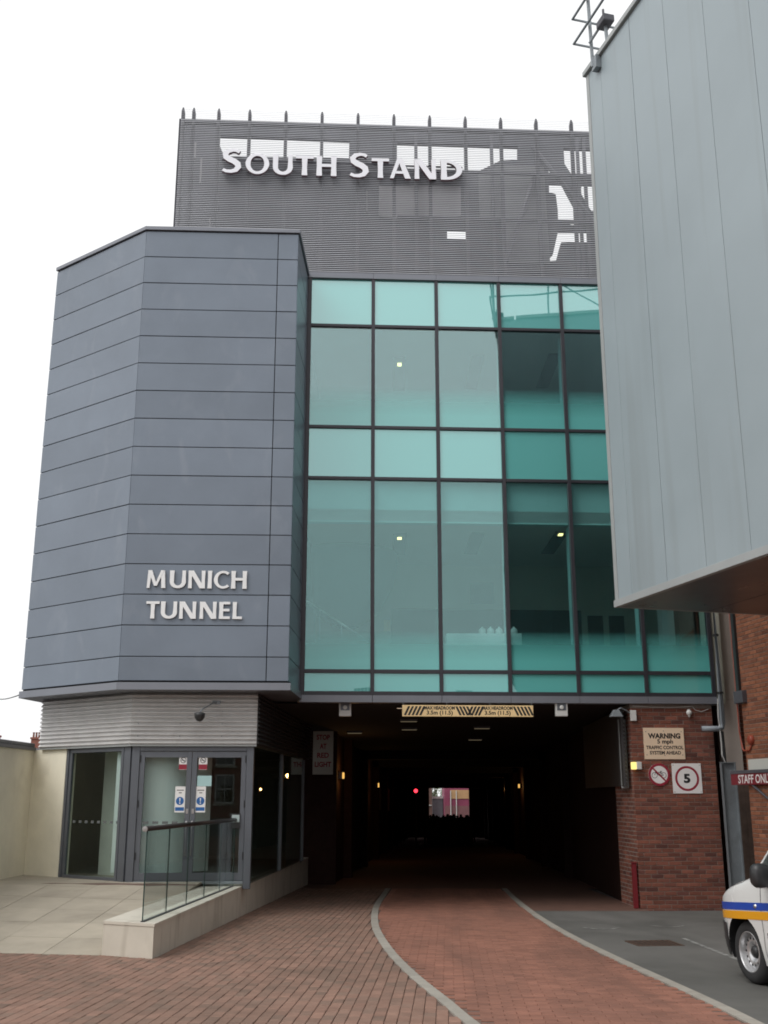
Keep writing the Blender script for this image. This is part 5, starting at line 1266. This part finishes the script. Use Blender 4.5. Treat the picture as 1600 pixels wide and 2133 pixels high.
for k in range(1800):
    a, ph = rt.uniform(0, 6.283), math.acos(rt.uniform(-1, 1)); rr = rt.uniform(0.45, 1.0) ** 0.6
    rr *= 1 + 0.25 * math.sin(3 * a + 2 * ph)
    c_ = Vector((4.9 + 1.7 * rr * math.sin(ph) * math.cos(a), 106 + 1.6 * rr * math.sin(ph) * math.sin(a), 2.6 + 1.5 * rr * math.cos(ph)))
    u_ = Vector((rt.gauss(0, 1), rt.gauss(0, 1), rt.gauss(0, 1))).normalized(); v_ = u_.orthogonal().normalized(); s_ = rt.uniform(0.05, 0.10)
    mb.add([c_ - u_ * s_, c_ + v_ * s_ * 0.6, c_ + u_ * s_, c_ - v_ * s_ * 0.6], [(0, 1, 2, 3)])
mb.build('crown', m_leaf, tr, recalc=False)

# people grouped in the tunnel: one skinned body, copied with its own height and turn
def body_mesh(stride, lean):
    J = {'pelvis': (0, 0, 0.93), 'waist': (0, 0.0, 1.08), 'chest': (0, 0.01 * lean, 1.30), 'neck': (0, 0.0, 1.48), 'head0': (0, 0.02, 1.58), 'head1': (0, 0.015, 1.70),
         'shl': (0.17, 0, 1.42), 'ell': (0.24, 0.03, 1.14), 'wrl': (0.23, 0.10, 0.90), 'hal': (0.22, 0.13, 0.81), 'shr': (-0.17, 0, 1.42), 'elr': (-0.24, -0.02, 1.14), 'wrr': (-0.23, 0.05, 0.90), 'har': (-0.22, 0.07, 0.81),
         'hil': (0.10, 0, 0.88), 'knl': (0.10, 0.5 * stride, 0.50), 'anl': (0.10, 0.3 * stride, 0.09), 'tol': (0.11, 0.3 * stride + 0.15, 0.04),
         'hir': (-0.10, 0, 0.88), 'knr': (-0.10, -0.3 * stride, 0.50), 'anr': (-0.10, -0.7 * stride, 0.09), 'tor': (-0.11, -0.7 * stride + 0.15, 0.04)}
    RAD = {'pelvis': (0.15, 0.12), 'waist': (0.14, 0.11), 'chest': (0.17, 0.12), 'neck': (0.055, 0.06), 'head0': (0.075, 0.09), 'head1': (0.085, 0.10), 'shl': (0.07, 0.07), 'shr': (0.07, 0.07), 'ell': (0.05, 0.05), 'elr': (0.05, 0.05),
           'wrl': (0.035, 0.035), 'wrr': (0.035, 0.035), 'hal': (0.04, 0.03), 'har': (0.04, 0.03), 'hil': (0.10, 0.10), 'hir': (0.10, 0.10), 'knl': (0.07, 0.07), 'knr': (0.07, 0.07), 'anl': (0.05, 0.05), 'anr': (0.05, 0.05), 'tol': (0.045, 0.035), 'tor': (0.045, 0.035)}
    E_ = [('pelvis', 'waist'), ('waist', 'chest'), ('chest', 'neck'), ('neck', 'head0'), ('head0', 'head1'), ('chest', 'shl'), ('shl', 'ell'), ('ell', 'wrl'), ('wrl', 'hal'), ('chest', 'shr'), ('shr', 'elr'), ('elr', 'wrr'), ('wrr', 'har'),
          ('pelvis', 'hil'), ('hil', 'knl'), ('knl', 'anl'), ('anl', 'tol'), ('pelvis', 'hir'), ('hir', 'knr'), ('knr', 'anr'), ('anr', 'tor')]
    nm = list(J); me = bpy.data.meshes.new('person'); me.from_pydata([J[k] for k in nm], [(nm.index(a), nm.index(b)) for a, b in E_], [])
    o = bpy.data.objects.new('person_src', me); C.objects.link(o)
    o.modifiers.new('skin', 'SKIN'); o.modifiers.new('sub', 'SUBSURF').levels = 1; o.modifiers['sub'].render_levels = 1
    for i, k in enumerate(nm):
        me.skin_vertices[0].data[i].radius = RAD[k]; me.skin_vertices[0].data[i].use_root = (k == 'pelvis')
    dg = bpy.context.evaluated_depsgraph_get(); dg.update()
    m2 = bpy.data.meshes.new_from_object(o.evaluated_get(dg)); bpy.data.objects.remove(o)
    for p in m2.polygons: p.use_smooth = True
    return m2
m_cloth = [M('dark_coat', (0.02, 0.02, 0.024), 0.9), M('navy_coat', (0.02, 0.022, 0.04), 0.9), M('black_coat', (0.012, 0.012, 0.012), 0.9)]
bms = [body_mesh(0.0, 0), body_mesh(0.22, 1), body_mesh(0.12, 0)]
for i, bme in enumerate(bms):
    bme.materials.clear(); bme.materials.append(m_cloth[i])
rq = random.Random(31); ppl = []; lbl = []
words = ['first', 'second', 'third', 'fourth', 'fifth', 'sixth', 'seventh', 'eighth', 'ninth', 'tenth', 'eleventh', 'twelfth', 'thirteenth', 'fourteenth', 'fifteenth', 'sixteenth', 'seventeenth', 'eighteenth', 'nineteenth', 'twentieth', 'twenty-first', 'twenty-second', 'twenty-third', 'twenty-fourth', 'twenty-fifth', 'twenty-sixth', 'twenty-seventh', 'twenty-eighth']
for k in range(28):
    y = 66 + rq.uniform(-2.5, 2.5) + (4.5 if k % 2 else -2.5)
    u_ = 0.0385 + k * 0.00152 + rq.uniform(-0.0004, 0.0004)
    ppl.append((u_ * y, y, rq.uniform(0.94, 1.06), rq.uniform(-0.6, 0.6), k % 3))
    lbl.append('dark silhouetted person, %s from the left of the crowd at the tunnel end' % words[k])
for (x, y, s_, rz, k), lb in zip(ppl, lbl):
    o = bpy.data.objects.new('person', bms[k]); C.objects.link(o); attach(o, (x, y, gz(y))); o.scale = (s_, s_, s_); o.rotation_euler = (0, 0, math.pi + rz)
    tag(o, lb, 'person', 'people standing at the far end of the tunnel')

# ================================================================== HOUSES
m_hbrick = M('house_brick', (0.24, 0.095, 0.07), 0.9, 0, 0.15, 4, 0.3, 20); m_slate = M('slate_roof', (0.10, 0.095, 0.10), 0.8, 0, 0.2, 3)
m_pot = M('chimney_pot', (0.20, 0.08, 0.055), 0.8, 0, 0.15, 8); m_stone = M('pale_lintel', (0.45, 0.42, 0.36), 0.8)
m_wglass = glass('house_glass', (0.2, 0.22, 0.22), 0.08)
def house(label, ox, oy, ang, w, h, ridge, depth, chim, windows=True, zb=0.0):
    fr0 = frame(ox, oy, ang); fr = lambda x, y, z: fr0(x, y, z + zb)
    t = thing('terraced_house', label, 'house', fr(w / 2, -depth / 2, 0), None)
    box('wall', fr, 0, w, -depth, 0, -1, h, m_hbrick, t)
    mb = MB().add([fr(0, 0.25, h - 0.05), fr(w, 0.25, h - 0.05), fr(w, -depth / 2, ridge), fr(0, -depth / 2, ridge), fr(w, -depth - 0.25, h - 0.05), fr(0, -depth - 0.25, h - 0.05)], [(0, 1, 2, 3), (3, 2, 4, 5), (0, 3, 5), (1, 4, 2), (0, 5, 4, 1)])
    rf = mb.build('roof', m_slate, t)
    for cx_ in chim:
        c_ = box('chimney', fr, cx_ - 0.5, cx_ + 0.5, -depth / 2 - 0.3, -depth / 2 + 0.3, ridge - 0.6, ridge + 0.55, m_hbrick, rf)
        box('chimney_course', fr, cx_ - 0.56, cx_ + 0.56, -depth / 2 - 0.36, -depth / 2 + 0.36, ridge + 0.56, ridge + 0.70, m_hbrick, rf)
        for k in range(5):
            MB().lathe(fr(cx_ - 0.42 + 0.21 * k, -depth / 2, ridge + 0.70), (0, 0, 1), [(0.085, 0), (0.07, 0.3), (0.09, 0.32), (0.09, 0.38), (0.06, 0.38)], 10).build('chimney_pot', m_pot, rf)
    if windows:
        for zz in (0.8, 2.9):
            for k in range(2):
                xa = w * (0.22 + 0.45 * k) - 0.2
                if zz < 2 and k == 1:
                    d_ = box('door', fr, xa, xa + 0.95, -0.02, 0.03, 0.0, 2.2, m_steel_dark, t); continue
                wd = box('window', fr, xa, xa + 1.1, 0.0, 0.05, zz, zz + 1.6, m_white, t)
                for a in (0.08, 0.58): 
                    for b in (0.08, 0.84): box('pane', fr, xa + a, xa + a + 0.44, 0.051, 0.055, zz + b, zz + b + 0.68, m_wglass, wd)
                box('sill', fr, xa - 0.1, xa + 1.2, 0.0, 0.12, zz - 0.12, zz - 0.005, m_stone, wd)
house('far brick house whose chimney stack with five pots shows above the cream wall', -33.0 + 3.95, 80, 0, 5.2, 4.0, 5.3, 7, [2.7], False, 0)
house('far brick house at the left edge with a chimney just in view', -34.6, 79, 0, 5.2, 4.05, 5.4, 7, [5.05], False, 0)
for k in range(5):
    house(['brick house behind the viewer seen only as a reflection, westmost', 'brick house behind the viewer seen only as a reflection, second from west', 'brick house behind the viewer seen only as a reflection, middle one', 'brick house behind the viewer seen only as a reflection, second from east', 'brick house behind the viewer seen only as a reflection, eastmost'][k],
          16 - 6.5 * k, -26, 180, 6.4, 4.9, 6.7, 7.5, [5.6], True, gz(-26))
cbl = [Vector((-13.2, 36, 4.95)).lerp(Vector((-6.72, 20.1, 3.45)), k / 12) - Vector((0, 0, 0.15 * math.sin(math.pi * k / 12))) for k in range(13)]
o = MB().tube(cbl, 0.012, 5).build('overhead_cable', m_black); tag(o, 'thin overhead cable running from the left edge to the tower corner', 'cable')
